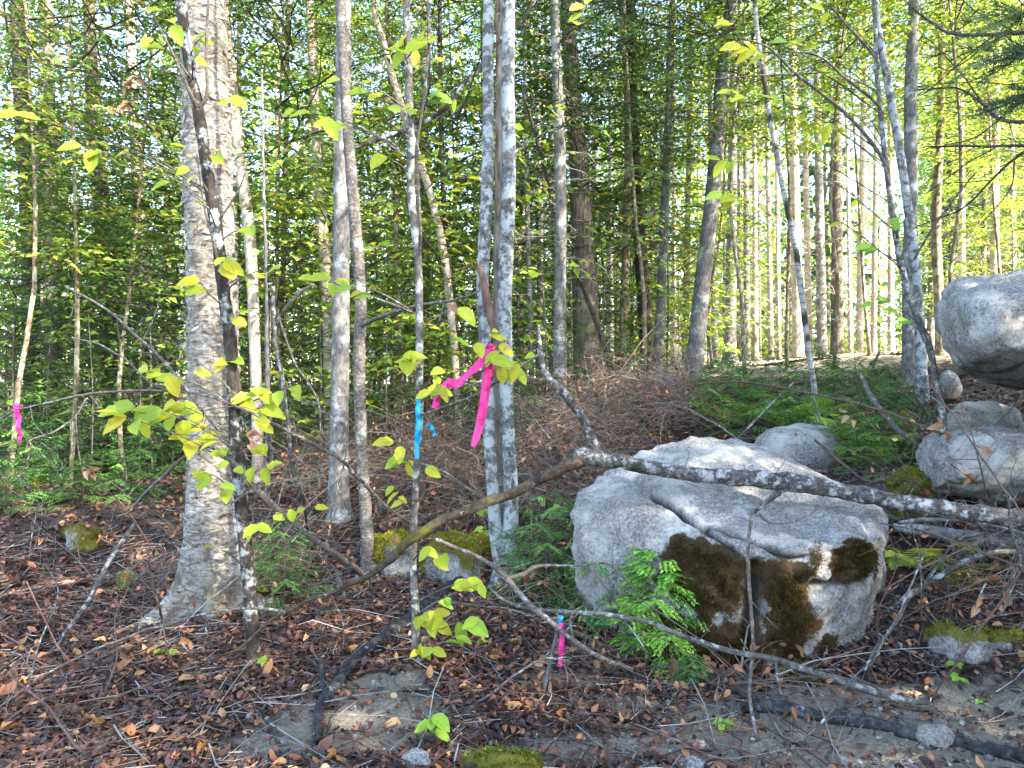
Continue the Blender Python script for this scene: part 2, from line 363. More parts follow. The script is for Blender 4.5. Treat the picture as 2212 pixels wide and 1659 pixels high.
cp += [(-14, 8, .25), (-16, 16, .4), (14, 6, 1.1), (16, 12, 2.1), (5.5, 15, 1.95), (1, 16.5, 1.6), (9, 18, 1.9), (-9, 19.5, .9), (-4, 24, 1.2), (6, 24, 1.75), (20, 24, 2.0), (-20, 26, .8), (0, 34, 1.6), (-26, 6, .1), (26, 4, 1.2), (7, 4, .75), (9, 2, .6), (-7, 4, .1)]
cp = np.array(cp)
def _phi(r): return np.where(r > 1e-9, r * r * np.log(np.maximum(r, 1e-9)), 0)
_n = len(cp); _K = _phi(np.linalg.norm(cp[:, None, :2] - cp[None, :, :2], axis=2)) + np.eye(_n) * 0.6
_P = np.c_[np.ones(_n), cp[:, :2]]; _A = np.zeros((_n + 3, _n + 3)); _A[:_n, :_n] = _K; _A[:_n, _n:] = _P; _A[_n:, :_n] = _P.T
_W = np.linalg.solve(_A, np.r_[cp[:, 2], 0, 0, 0])
def gh(x, y):
    x = np.atleast_1d(np.asarray(x, float)); y = np.atleast_1d(np.asarray(y, float)); out = np.zeros(len(x))
    for a in range(0, len(x), 20000):
        xs, ys = x[a:a + 20000], y[a:a + 20000]
        k = np.clip(np.hypot(xs, ys - 8), 0, 26) / np.maximum(np.hypot(xs, ys - 8), 1e-6)
        xe, ye = xs * k, (ys - 8) * k + 8
        d = np.hypot(xe[:, None] - cp[None, :, 0], ye[:, None] - cp[None, :, 1])
        z = _phi(d) @ _W[:_n] + _W[_n] + _W[_n + 1] * xe + _W[_n + 2] * ye
        q = np.c_[xs, ys, np.zeros(len(xs))]
        out[a:a + 20000] = np.clip(z, -.4, 2.6) + .045 * fbm(q * 1.3, 3, 5) + .022 * fbm(q * 5.5, 3, 9) + .25 * vnoise(q * .12, 3) * np.clip((ys - 12) / 15, 0, 1)
    return out
def g1(x, y): return float(gh(x, y)[0])
def gpt(px, py, lo=1.6, hi=45):
    d = np.concatenate([np.arange(lo, 8, .02), np.arange(8, hi, .06)])
    p = np.stack([(px - CX) / F * d, d, CAM_H - (py - CY) / F * d], 1)
    below = np.nonzero(p[:, 2] < gh(p[:, 0], p[:, 1]))[0]
    return p[below[0]] if len(below) else p[-1]
# sandy patches (pixel centre, radii in metres)
sandc = [(780, 1560, .46, .30, 1.2), (830, 1480, .3, .12, .8), (1230, 1470, .3, .12, .8), (1900, 1590, .85, .34, 1.3), (2150, 1580, .7, .36, 1.3), (1700, 1530, .45, .16, 1.0), (1300, 1620, .45, .14, .6), (1600, 1620, .3, .12, .7), (1110, 1640, .4, .12, .5), (640, 1600, .25, .1, .6), (1320, 1520, .4, .1, .6), (560, 1620, .3, .1, .4), (1950, 1380, .3, .15, .5)]
sandp = [(gpt(a, b), rx, ry, s) for a, b, rx, ry, s in sandc]
def sandmask(x, y):
    m = np.zeros(len(x))
    for p, rx, ry, s in sandp: m += s * np.exp(-((x - p[0]) / rx) ** 2 - ((y - p[1]) / ry) ** 2)
    # cut bank in front of the road
    m += .95 * np.exp(-((y - 10.6) / 1.7) ** 2) * (1 / (1 + np.exp(-(x - 1.6) * 2.2)))
    return np.clip(m, 0, 1)
NG = 330; u_ = np.linspace(-1, 1, NG); a_, b_ = 1.15, math.asinh(420 / 1.15)
gx = a_ * np.sinh(b_ * u_); gy = 3.9 + a_ * np.sinh(b_ * u_)
X, Y = np.meshgrid(gx, gy); X = X.ravel(); Y = Y.ravel(); Z = gh(X, Y)
mb = MB(); ii = np.arange(NG - 1); I, J = np.meshgrid(ii, ii); b0 = (J * NG + I).ravel()
sm = sandmask(X, Y)
mb.add(np.c_[X, Y, Z], np.stack([b0, b0 + 1, b0 + NG + 1, b0 + NG], 1), None, np.c_[sm, sm * 0, sm * 0])
ground = obj('ground', mb.mesh('ground', M['ground'], True)); tag(ground, 'dark forest floor with bare sandy soil patches', None, None, 'structure')
# gravel road on the bank
rp = smooth_path(np.array([[-26, 22, 0], [-12, 20.5, 0], [-3, 18.2, 0], [2, 15.2, 0], [6, 13.6, 0], [11, 12.9, 0], [20, 12.6, 0], [34, 13, 0]], float), 120)
tg = norm(np.gradient(rp, axis=0)); sd = np.c_[-tg[:, 1], tg[:, 0], tg[:, 2] * 0]
cols_ = np.linspace(-1.7, 1.7, 9); V = (rp[:, None, :] + sd[:, None, :] * cols_[None, :, None]).reshape(-1, 3)
V[:, 2] = gh(V[:, 0], V[:, 1]) + .03
i = np.arange(119)[:, None] * 9; j = np.arange(8)[None, :]
mb = MB(); mb.add(V, np.stack([i + j, i + 9 + j, i + 10 + j, i + 1 + j], -1).reshape(-1, 4))
tag(obj('road', mb.mesh('road', M['road'], True)), 'gravel road along the top of the bank', None, None, 'structure')

# ------------------------------------------------------------------ foliage prototypes (meshes shared by the trees)
BROWN = np.array([.10, .08, .065])
def broad_crown(name, seed, H, Rr, nb, leaf, green, prof=None, zmin=0.0, nt=7, nl=9, twigc=(.12, .10, .08), up=.25):
    r = np.random.default_rng(seed); mb = MB(); P = []; D = []; Nn = []; S = []
    for b in range(nb):
        t0 = (b + r.random()) / nb; z0 = zmin + (H - zmin) * t0; az = b * 2.4 + r.normal(0, .4)
        L = Rr * (prof(t0) if prof else (1 - .65 * t0)) * r.uniform(.65, 1.15); el = up + r.normal(0, .18) + .3 * t0
        dh = np.array([math.cos(az), math.sin(az), 0]); side = np.array([-dh[1], dh[0], 0])
        tt = np.linspace(0, 1, 7); droop = r.uniform(.05, .3)
        pts = dh[None] * (L * tt)[:, None] + np.array([0, 0, 1])[None] * (z0 + L * tt * math.sin(el) - droop * L * tt ** 2)[:, None]
        pts += np.cumsum(r.normal(0, .03 * L, pts.shape), 0) * np.array([1, 1, .5]); 
        rad = .011 * L / 2 * (1 - .8 * tt) + .002
        v, q, t3 = tube(np.c_[pts, rad], 3, 0, cap=False); mb.add(v, q, None, np.array(twigc))
        for k in range(nt):
            f = .2 + .8 * (k + r.random() * .6) / nt; i0 = min(int(f * 6), 5); a = pts[i0] + (pts[i0 + 1] - pts[i0]) * (f * 6 - i0)
            sg = 1 if k % 2 else -1; td = dh * .75 + side * sg * r.uniform(.5, 1.1) + np.array([0, 0, r.normal(0, .18)]); td /= np.linalg.norm(td)
            tl = L * (.5 - .28 * f) * r.uniform(.7, 1.2) + .12
            e = a + td * tl + np.array([0, 0, -.12 * tl]); mid = (a + e) / 2 + r.normal(0, .02, 3)
            v, q, t3 = tube(np.c_[np.array([a, mid, e]), [.0035, .0028, .0015]], 3, 0, cap=False); mb.add(v, q, None, np.array(twigc))
            for m in range(nl):
                g = (m + .6) / nl; s2 = 1 if m % 2 else -1; pp = a * (1 - g) + e * g
                pr = np.cross(td, [0, 0, 1.0]); ld = td * .6 + pr * s2 * .8 + np.array([0, 0, r.normal(-.25, .22)])
                P.append(pp); D.append(ld); Nn.append(np.array([0, 0, 1.0]) + r.normal(0, .42, 3)); S.append(leaf * r.uniform(.7, 1.25))
    P = np.array(P); D = np.array(D); Nn = np.array(Nn); S = np.array(S); N = len(P)
    g = np.asarray(green, float); pick = r.integers(0, len(g), N)
    col = np.clip(g[pick] * np.exp(r.normal(0, .22, (N, 1))), .004, .9)
    scatter(mb, LOW_V, None, LOW_T, frames(D, Nn), P, S, col)
    return mb.mesh(name, M['leaves'])
def conifer_crown(name, seed, H, Rr, nb, green, need=.062, nw=.0155, nt=11, nn=13, top=.12, droop=.35, twigc=(.085, .065, .05), dens=1.0):
    r = np.random.default_rng(seed); mb = MB(); P = []; D = []; Nn = []; S = []; K = []
    g = np.asarray(green, float)
    for b in range(nb):
        t0 = (b + r.random()) / nb; z0 = H * t0; az = b * 2.39996 + r.normal(0, .35)
        L = Rr * (top + (1 - top) * (1 - t0) ** .8) * r.uniform(.6, 1.15); el = .12 + r.normal(0, .12) + .5 * t0
        dh = np.array([math.cos(az), math.sin(az), 0]); side = np.array([-dh[1], dh[0], 0])
        tt = np.linspace(0, 1, 6)
        pts = dh[None] * (L * tt)[:, None] + np.array([0, 0, 1])[None] * (z0 + L * tt * math.sin(el) - droop * L * tt ** 2)[:, None]
        v, q, t3 = tube(np.c_[pts, .010 * L / 1.5 * (1 - .85 * tt) + .0015], 3, 0, cap=False); mb.add(v, q, None, np.array(twigc))
        tone = math.exp(r.normal(0, .25)); cb = g[r.integers(0, len(g))] * tone
        ntw = max(4, int(nt * (L / Rr) * 1.2 + 2))
        for k in range(ntw):
            f = .14 + .86 * (k + r.random() * .7) / ntw; f = min(f, .99); i0 = min(int(f * 5), 4); a = pts[i0] + (pts[i0 + 1] - pts[i0]) * (f * 5 - i0)
            sg = 1 if k % 2 else -1; td = dh * .8 + side * sg * r.uniform(.55, 1.0) + np.array([0, 0, r.normal(-.12, .12)]); td /= np.linalg.norm(td)
            tl = (L * (.46 - .30 * f) + .06) * r.uniform(.7, 1.2); e = a + td * tl - np.array([0, 0, .18 * tl])
            m = np.arange(int(nn * dens)); gq = (m + .5) / len(m); pp = a[None] * (1 - gq)[:, None] + e[None] * gq[:, None]
            pr = np.cross(td, [0, 0, 1.0]); s2 = np.where(m % 2, 1, -1)[:, None]
            ld = td[None] * .75 + pr[None] * s2 + np.c_[np.zeros((len(m), 2)), r.normal(-.1, .2, len(m))]
            P.append(pp); D.append(ld); Nn.append(np.array([0, 0, 1.0]) + r.normal(0, .3, (len(m), 3))); sc = (tl / .5) ** .5
            S.append(np.c_[np.full(len(m), 1.0), np.full(len(m), 1.0), np.ones(len(m))] * r.uniform(.8, 1.25, (len(m), 1)) * min(max(sc, .6), 1.6)); K.append(np.clip(cb[None] * np.exp(r.normal(0, .2, (len(m), 1))), .003, .6))
    P = np.concatenate(P); D = np.concatenate(D); Nn = np.concatenate(Nn); S = np.concatenate(S); K = np.concatenate(K)
    tv = np.array([[0, 0, 0], [nw, need * .5, .002], [0, need, -.006], [-nw, need * .5, .002]])
    scatter(mb, tv, None, LOW_T, frames(D, Nn), P, S, K)
    return mb.mesh(name, M['needles'])
def dead_branches(name, seed, H, Rr, nb, col=(.34, .30, .265)):
    r = np.random.default_rng(seed); mb = MB(); col = np.array(col)
    for b in range(nb):
        z0 = H * (b + r.random()) / nb; az = r.uniform(0, 6.28); L = Rr * r.uniform(.35, 1.1); dh = np.array([math.cos(az), math.sin(az), 0])
        tt = np.linspace(0, 1, 6); sl = r.uniform(-.35, .3)
        pts = dh[None] * (L * tt)[:, None] + np.array([0, 0, 1])[None] * (z0 + L * tt * sl - .2 * L * tt ** 2)[:, None] + np.cumsum(r.normal(0, .035 * L, (6, 3)), 0)
        pts[0] = [0, 0, z0]
        v, q, t = tube(np.c_[pts, .009 * (1 - .8 * tt) + .0016], 3, 0, cap=False); mb.add(v, q, None, col * r.uniform(.6, 1.3))
        for k in range(r.integers(3, 8)):
            f = r.uniform(.25, .95); i0 = min(int(f * 5), 4); a = pts[i0] + (pts[i0 + 1] - pts[i0]) * (f * 5 - i0)
            td = dh * .7 + r.normal(0, .6, 3); td /= np.linalg.norm(td); tl = L * r.uniform(.15, .4); e = a + td * tl; m = (a + e) / 2 + r.normal(0, .03, 3)
            v, q, t = tube(np.c_[np.array([a, m, e]), [.004, .003, .0014]], 3, 0, cap=False); mb.add(v, q, None, col * r.uniform(.7, 1.3))
    return mb.mesh(name, M['brush'])
YG = [(.30, .42, .05), (.23, .37, .045), (.37, .44, .05), (.18, .33, .04), (.42, .41, .05)]
GR = [(.10, .22, .04), (.14, .27, .045), (.07, .17, .035), (.20, .29, .045)]
CO = [(.045, .11, .036), (.065, .14, .04), (.034, .085, .03), (.09, .165, .042)]
YT = [(.26, .33, .04), (.17, .28, .04), (.12, .22, .04), (.33, .28, .04)]
dome = lambda t: max(.25, math.sin(math.pi * min(1, .12 + .85 * t)))
P_BROAD = [broad_crown('broadleaf_crown_mesh', 11, 7, 2.8, 62, .108, YG, dome), broad_crown('broadleaf_crown_mesh', 12, 8, 2.5, 62, .100, YT, dome), broad_crown('broadleaf_crown_mesh', 13, 6, 3.0, 58, .108, GR, dome)]
P_UNDER = [broad_crown('understorey_crown_mesh', 21, 2.6, 1.25, 28, .084, YG, dome, .3, 6, 7, up=.35), broad_crown('understorey_crown_mesh', 22, 3.0, 1.1, 28, .080, GR, dome, .5, 6, 7, up=.4), broad_crown('understorey_crown_mesh', 23, 2.0, 1.0, 22, .078, YT, dome, .2, 6, 7, up=.5)]
P_CON = [conifer_crown('conifer_crown_mesh', 31, 11, 2.5, 95, CO), conifer_crown('conifer_crown_mesh', 32, 12, 2.1, 95, CO), conifer_crown('conifer_crown_mesh', 33, 9, 2.3, 80, [(.05, .10, .028), (.07, .13, .03), (.045, .085, .022)])]
P_CONU = [conifer_crown('young_conifer_mesh', 41, 3.2, 1.15, 44, [(.045, .10, .028), (.06, .13, .03)], .034, .007, 12, 15, droop=.25), conifer_crown('young_conifer_mesh', 42, 2.4, .95, 36, [(.05, .11, .03), (.075, .14, .03)], .032, .007, 12, 15, droop=.2)]
P_DEAD = [dead_branches('dead_branches_mesh', 51, 6.5, 1.6, 34), dead_branches('dead_branches_mesh', 52, 6.0, 1.3, 30, (.42, .36, .30)), dead_branches('dead_branches_mesh', 53, 4.0, 1.0, 26)]

# ------------------------------------------------------------------ standing trees traced as pixel paths (bottom to top: px, py, width px)
def align(o, d, yaw, sc):
    z = Vector(d).normalized(); q = Vector((0, 0, 1)).rotation_difference(z)
    o.rotation_mode = 'QUATERNION'; from mathutils import Quaternion
    o.rotation_quaternion = q @ Quaternion((0, 0, 1), yaw); o.scale = (sc, sc, sc) if not isinstance(sc, tuple) else sc
def stem_world(path, d, d_top=None, H=None, sink=.12):
    """pixel path at depth d -> rows x, y, z, r, carried down into the ground and up to height H"""
    path = [tuple(p) for p in path]; n = len(path); dt = d if d_top is None else d_top
    W = []
    for k, (px, py, wd) in enumerate(path):
        dd = d + (dt - d) * k / max(1, n - 1); W.append([*unp(px, py, dd), wd / 2 / F * dd])
    W = np.array(W); g = g1(W[0, 0], W[0, 1])
    if W[0, 2] > g + .02:
        sl = (W[0, :3] - W[1, :3]) / max(1e-6, W[1, 2] - W[0, 2]); h = W[0, 2] - g
        W = np.vstack([[*(W[0, :3] + sl * h * np.array([.5, .5, 1])), W[0, 3] * 1.12], W])
    g = g1(W[0, 0], W[0, 1])
    W = np.vstack([[W[0, 0], W[0, 1], g - sink, W[0, 3] * 1.3], W])
    if H:
        dv = W[-1, :3] - W[-2, :3]; dv /= max(1e-6, dv[2])
        top = W[-1].copy(); hh = H - (top[2] - g)
        if hh > .5:
            for f in (.35, .7, 1.0):
                p = top.copy(); p[:3] += (dv * (1 - .5 * f) * np.array([.5, .5, 0]) + np.array([0, 0, 1])) * hh * f; p[3] = top[3] * (1 - .65 * f); W = np.vstack([W, p])
    return W
TREES = {}
def tree(name, label, group, path, d, mat, d_top=None, H=9, seg=12, amp=.08, freq=14, rings=44, crown=None, dead=None, flare=0, sub=None, cat='tree', stretch=.3):
    W = stem_world(path, d, d_top, H); base = W[1, :3].copy(); base[2] = g1(base[0], base[1])
    e = empty(name, base); tag(e, label, cat, group)
    S = smooth_path(W, rings)
    if flare:
        h = S[:, 2] - base[2]; S[:, 3] *= 1 + flare * np.exp(-np.clip(h, 0, 9) / .16)
    mb = MB(); v, q, t = tube(S, seg, amp, freq, int(abs(base[0] * 100)) % 97, True, stretch); mb.add(v, q, t)
    obj('trunk', mb.mesh('trunk', M[mat], True, base), e)
    dirv = S[-1, :3] - S[0, :3]
    if crown is not None:
        for (mesh, hz, sc) in crown:
            k = int(np.argmin(np.abs(S[:, 2] - base[2] - hz))); o = obj('crown', mesh, e, tuple(S[k, :3] - base)); align(o, dirv, random.uniform(0, 6.28), sc)
    if dead is not None:
        for (mesh, hz, sc) in dead:
            k = int(np.argmin(np.abs(S[:, 2] - base[2] - hz))); o = obj('dead_branches', mesh, e, tuple(S[k, :3] - base)); align(o, dirv, random.uniform(0, 6.28), sc)
    TREES[name] = (e, S, base); e['_S'] = 0; del e['_S']
    return e, S, base

# the big yellow birch: dense rough trunk with root flare and peeling curls
def big_birch():
    d = 4.72; path = [(466, 1300, 128), (466, 1180, 122), (464, 1080, 112), (464, 950, 107), (460, 700, 104), (452, 480, 102), (446, 250, 98), (441, 0, 90)]
    W = stem_world(path, d, None, 12, .2); S = smooth_path(W, 330); base = W[1, :3].copy(); base[2] = g1(base[0], base[1])
    c = S[:, :3]; M_ = len(S); seg = 64; th = np.linspace(0, 2 * np.pi, seg, endpoint=False)
    h = c[:, 2] - base[2]; rr = np.repeat(S[:, 3:4], seg, 1)
    lobes = np.zeros(seg)
    for a0, s0, w0 in ((-2.35, 1.0, .30), (-1.35, .45, .35), (-.35, .95, .30), (.7, .6, .4), (1.9, .7, .4), (3.0, .75, .33)):
        lobes += s0 * np.exp(-((np.angle(np.exp(1j * (th - a0)))) / w0) ** 2)
    rr = rr * (1 + lobes[None] * 1.05 * np.exp(-np.clip(h, -.3, 9) / .17)[:, None])
    q = np.stack([np.cos(th)[None] * rr + c[:, 0:1], np.sin(th)[None] * rr + c[:, 1:2], np.repeat(c[:, 2:3], seg, 1)], -1).reshape(-1, 3)
    n1 = fbm(q * np.array([14, 14, 26]), 4, 3).reshape(M_, seg); n2 = fbm(q * 5, 3, 8).reshape(M_, seg); n3 = vnoise(q * np.array([30, 30, 55]), 4).reshape(M_, seg)
    rr = rr + .006 * n1 + .010 * n2 + .004 * n3
    V = np.stack([np.cos(th)[None] * rr + c[:, 0:1], np.sin(th)[None] * rr + c[:, 1:2], np.repeat(c[:, 2:3], seg, 1)], -1).reshape(-1, 3)
    i = np.arange(M_ - 1)[:, None] * seg; j = np.arange(seg)[None]; k = (j + 1) % seg
    mb = MB(); mb.add(V, np.stack([i + j, i + k, i + seg + k, i + seg + j], -1).reshape(-1, 4))
    e = empty('yellow_birch', base); tag(e, 'large yellow birch with peeling silvery bark and flared roots', 'tree')
    obj('trunk', mb.mesh('trunk', M['birch'], True, base), e)
    # curls of bark
    N = 1900; r = np.random.default_rng(5); hi = np.nonzero(h < 5.2)[0]; kk = r.choice(hi[12:], N); aa = r.uniform(0, 2 * np.pi, N)
    mbp = MB(); nn = 5; L = r.uniform(.02, .10, N); Hh = r.uniform(.004, .016, N) * np.where(r.random(N) < .2, 2.4, 1)
    for m in range(N):
        s = int(aa[m] / (2 * np.pi) * seg) % seg; R0 = rr[kk[m], s]
        ang = aa[m] + np.linspace(0, L[m] / R0, nn) * (1 if r.random() < .5 else -1); lift = .0015 + np.linspace(0, 1, nn) ** 2 * r.uniform(.003, .028)
        zc = c[kk[m], 2] + r.uniform(-.02, .02) + np.linspace(0, r.normal(0, .018), nn)
        rad = R0 + lift; pa = np.stack([c[kk[m], 0] + np.cos(ang) * rad, c[kk[m], 1] + np.sin(ang) * rad, zc], 1); pb = pa + np.array([0, 0, Hh[m]]) + np.c_[np.cos(ang), np.sin(ang), 0 * ang] * r.uniform(0, .006)
        v = np.vstack([pa, pb]); f = [[x, x + 1, nn + x + 1, nn + x] for x in range(nn - 1)]; mbp.add(v, f)
    tag(obj('bark_curls', mbp.mesh('bark_curls', M['peel'], False, base), e), kind='stuff')
    o = obj('crown', P_BROAD[1], e, tuple(S[int(M_ * .72), :3] - base)); align(o, (0, 0, 1), 1.0, .9)
    # surface roots
    for pts in ([(430, 1250, 46, 4.60), (400, 1285, 34, 4.50), (378, 1318, 22, 4.42), (350, 1345, 12, 4.36)], [(520, 1190, 44, 4.66), (570, 1215, 30, 4.66), (605, 1240, 16, 4.7)], [(420, 1190, 50, 4.55), (378, 1205, 36, 4.5), (345, 1222, 16, 4.5)]):
        Pw = []
        for px, py, wd, dd in pts:
            p = unp(px, py, dd); p[2] = g1(p[0], p[1]) + wd / 2 / F * dd * .55; Pw.append([*p, wd / 2 / F * dd])
        Sx = smooth_path(np.array(Pw), 26); mb2 = MB(); v, q_, t = tube(Sx, 18, .30, 18, 4); mb2.add(v, q_, t); obj('root', mb2.mesh('root', M['birch'], True, base), e)
    return e
big_birch()
tree('scaly_cherry', 'slim scaly barked trunk with rusty moss patches beside the straight grey trunk', None,
     [(798, 1243, 31), (790, 1100, 25), (783, 1000, 24), (776, 800, 25), (779, 650, 25), (769, 500, 25), (757, 350, 24), (746, 200, 23), (737, 0, 20)], 5.35, 'scaly', H=9, seg=22, amp=.10, freq=24, rings=150, crown=[(P_BROAD[0], 5.5, .55)], flare=.4, stretch=1.0)
tree('straight_grey_tree', 'straight mid grey trunk standing just behind the scaly barked trunk', None,
     [(733, 1128, 46), (732, 1000, 40), (735, 800, 38), (737, 600, 36), (739, 400, 34), (741, 200, 33), (742, 0, 31)], 6.7, 'grey', H=12, seg=20, amp=.07, freq=18, rings=110, crown=[(P_CON[1], 6, .75)], flare=.35)
# twin lichen stems sharing one foot
tw, S_tw, b_tw = tree('twin_stem_tree', 'twin stem tree spotted with blue grey lichen in front of the brush', None,
     [(1092, 1262, 60), (1097, 1180, 40), (1104, 1090, 32), (1096, 900, 31), (1090, 650, 32), (1099, 400, 31), (1097, 200, 29), (1099, 0, 27)], 5.1, 'blue_lichen', H=9.5, seg=22, amp=.06, freq=26, rings=150, crown=[(P_BROAD[2], 6, .6)], flare=.25, stretch=1)
Wt = np.array([[*unp(x, y, 5.08), wd / 2 / F * 5.08] for x, y, wd in [(1088, 1235, 36), (1072, 1160, 30), (1066, 1080, 26), (1058, 950, 27), (1052, 800, 27), (1043, 620, 27), (1052, 420, 27), (1055, 250, 25), (1054, 100, 24), (1056, 0, 23), (1062, -500, 16)]])
mb = MB(); v, q, t = tube(smooth_path(Wt, 150), 20, .07, 26, 9, True, 1); mb.add(v, q, t); obj('second_stem', mb.mesh('second_stem', M['blue_lichen'], True, b_tw), tw)
tree('furrowed_back_trunk', 'brown furrowed trunk squeezed right behind the twin lichen stems', None,
     [(1082, 1150, 26), (1078, 900, 24), (1076, 600, 22), (1079, 300, 20), (1080, 0, 17)], 6.3, 'furrow', H=11, seg=16, amp=.1, freq=24, rings=90, crown=[(P_CON[0], 5.5, .7)])
# mid distance trees, each read from the picture
MID = [
 ('mossy_trunk_tree', 'mossy yellow green trunk beside the pink flag on the left', [(122, 968, 44), (118, 850, 36), (116, 700, 30), (112, 450, 25), (108, 200, 20), (106, 0, 17)], 11.0, 'mossy', [(P_BROAD[1], 3.2, .9)], None),
 ('dark_conifer', 'dark conifer trunk with blue grey upper bark at the shaded edge', [(72, 930, 34), (66, 700, 32), (60, 450, 31), (45, 180, 31), (38, 0, 26)], 11.5, 'dark', [(P_CON[0], 1.5, .8)], None),
 ('dark_conifer', 'thick dark trunk with deep shade around it behind the hemlock sprays', [(250, 930, 40), (240, 800, 38), (232, 600, 36), (214, 380, 32), (200, 240, 27), (192, 0, 22)], 12.0, 'dark', [(P_CON[1], 1.8, .85)], [(P_DEAD[0], .6, .8)]),
 ('sunlit_conifer', 'conifer trunk sunlit white near its foot left of the birch', [(330, 965, 36), (326, 860, 33), (318, 650, 29), (306, 450, 25), (290, 250, 21), (280, 0, 18)], 12.5, 'warm', [(P_CON[2], 2.2, .8)], [(P_DEAD[1], .5, .8)]),
 ('leaning_sunlit_tree', 'bright sunlit trunk leaning out from behind the birch', [(556, 900, 24), (549, 700, 24), (540, 520, 24), (522, 370, 24), (506, 230, 22), (494, 100, 20), (484, 0, 18)], 8.2, 'warm', [(P_BROAD[0], 4.6, .6)], None),
 ('curved_sunlit_tree', 'pale peach trunk that forks and curves, lit by the sun', [(716, 930, 30), (712, 760, 27), (705, 600, 26), (692, 440, 25), (684, 300, 21), (676, 150, 18), (668, 0, 16)], 9.2, 'warm', [(P_BROAD[1], 5.2, .6)], [(P_DEAD[1], 2.4, .7)]),
 ('slanting_white_tree', 'slender whitish trunk slanting from upper left toward the twin stems', [(985, 800, 16), (962, 570, 17), (930, 420, 16), (890, 300, 16), (855, 190, 15), (828, 90, 13), (805, 0, 12)], 8.8, 'warm', [(P_BROAD[0], 5.0, .55)], None),
 ('smooth_grey_tree', 'smooth grey trunk directly in front of the wide furrowed trunk', [(1209, 860, 32), (1209, 690, 27), (1211, 500, 26), (1210, 350, 25), (1205, 200, 22), (1198, 0, 19)], 8.3, 'grey', [(P_CON[2], 3.6, .7)], [(P_DEAD[2], 1.8, .7)]),
 ('furrowed_tree', 'wide flaky furrowed trunk with rugged plates behind the smooth grey trunk', [(1272, 830, 66), (1266, 700, 58), (1258, 500, 48), (1250, 350, 42), (1238, 200, 36), (1226, 0, 30)], 9.6, 'furrow', [(P_CON[0], 2.6, .9)], [(P_DEAD[0], 1.2, .9)]),
 ('pale_slender_tree', 'slender pale trunk with a yellow mossy fork up high', [(1342, 830, 18), (1348, 650, 17), (1356, 400, 16), (1354, 200, 14), (1348, 90, 12), (1340, 0, 10)], 10.3, 'mossy', [(P_BROAD[0], 4.2, .5)], None),
 ('dark_furrowed_tree', 'dark straight trunk touching the blue grey slender trunk at the bank', [(1404, 825, 34), (1394, 700, 30), (1384, 550, 27), (1374, 400, 24), (1366, 200, 20), (1360, 0, 17)], 10.8, 'dark', [(P_CON[1], 2.0, .8)], [(P_DEAD[0], .8, .8)]),
 ('blue_grey_slender_tree', 'blue grey slender trunk rising from the dark trunk foot on the bank', [(1418, 815, 22), (1428, 650, 20), (1438, 400, 18), (1446, 200, 16), (1452, 0, 13)], 10.2, 'grey', [(P_CON[2], 3.0, .65)], [(P_DEAD[2], 1.6, .7)]),
 ('leaning_grey_tree', 'sturdy grey trunk leaning right on top of the bank', [(1496, 828, 42), (1503, 760, 36), (1518, 600, 33), (1538, 430, 31), (1550, 300, 30), (1562, 150, 29), (1580, 0, 27)], 9.8, 'grey', [(P_CON[0], 5.0, .75)], [(P_DEAD[2], 2.2, .7)]),
 ('white_paper_birch', 'thin white paper birch with black scars behind the pale round boulder', [(1768, 918, 12), (1757, 830, 12), (1742, 720, 12), (1730, 620, 13), (1716, 520, 12), (1694, 420, 11), (1672, 300, 11), (1652, 180, 10), (1630, 0, 9)], 6.9, 'white_birch', [(P_BROAD[0], 4.6, .5)], None),
 ('forked_grey_tree', 'straight grey trunk that forks near its top, on the bank left of the perched boulder', [(1966, 812, 32), (1964, 700, 27), (1964, 560, 26), (1969, 400, 25), (1966, 250, 25), (1970, 120, 24), (1974, 0, 20)], 8.6, 'grey', [(P_BROAD[0], 5.2, .6)], None),
 ('bent_grey_tree', 'bent grey stem blackened at mid height that leans away from the forked trunk', [(1990, 790, 22), (1984, 660, 20), (1976, 560, 20), (1966, 480, 18), (1944, 330, 17), (1922, 200, 16), (1900, 80, 15), (1890, 0, 14)], 7.9, 'blue_lichen', [(P_BROAD[0], 5.0, .55)], None),
 ('thin_mossy_tree', 'thin mossy trunk on the slope left of the curved peach trunk', [(600, 960, 14), (604, 760, 13), (612, 560, 12), (618, 300, 11), (622, 0, 9)], 11.0, 'mossy', [(P_BROAD[1], 4.0, .5)], None),
 ('thin_mossy_tree', 'thin mossy gold trunk between the scaly trunk and the blue flagged sapling', [(858, 960, 13), (862, 760, 13), (858, 560, 12), (850, 350, 11), (842, 150, 10), (835, 0, 9)], 9.6, 'mossy', [(P_BROAD[0], 4.4, .5)], None),
 ('thin_dark_tree', 'thin dark leaning stem seen just right of the blue flagged sapling', [(1000, 960, 13), (985, 760, 13), (968, 560, 12), (955, 350, 11), (950, 0, 9)], 9.0, 'dark', [(P_BROAD[2], 4.4, .5)], None),
 ('thin_grey_tree', 'thin grey stem right of the twin lichen stems', [(1150, 930, 12), (1146, 700, 11), (1140, 500, 11), (1136, 250, 10), (1132, 0, 8)], 9.2, 'grey', [(P_CONU[0], 3.8, .8)], [(P_DEAD[2], 1.0, .7)]),
 ('slim_mossy_tree', 'slim mossy trunk rising behind the perched boulder', [(2034, 790, 22), (2028, 640, 20), (2022, 480, 18), (2030, 300, 16), (2036, 0, 13)], 10.5, 'mossy', [(P_BROAD[0], 3.6, .7)], None),
 ('slim_grey_tree', 'slim brown trunk standing above the perched boulder', [(2150, 760, 20), (2148, 560, 18), (2150, 350, 16), (2156, 0, 13)], 12.5, 'warm', [(P_BROAD[0], 2.8, .8)], [(P_DEAD[1], 1.0, .7)]),
]
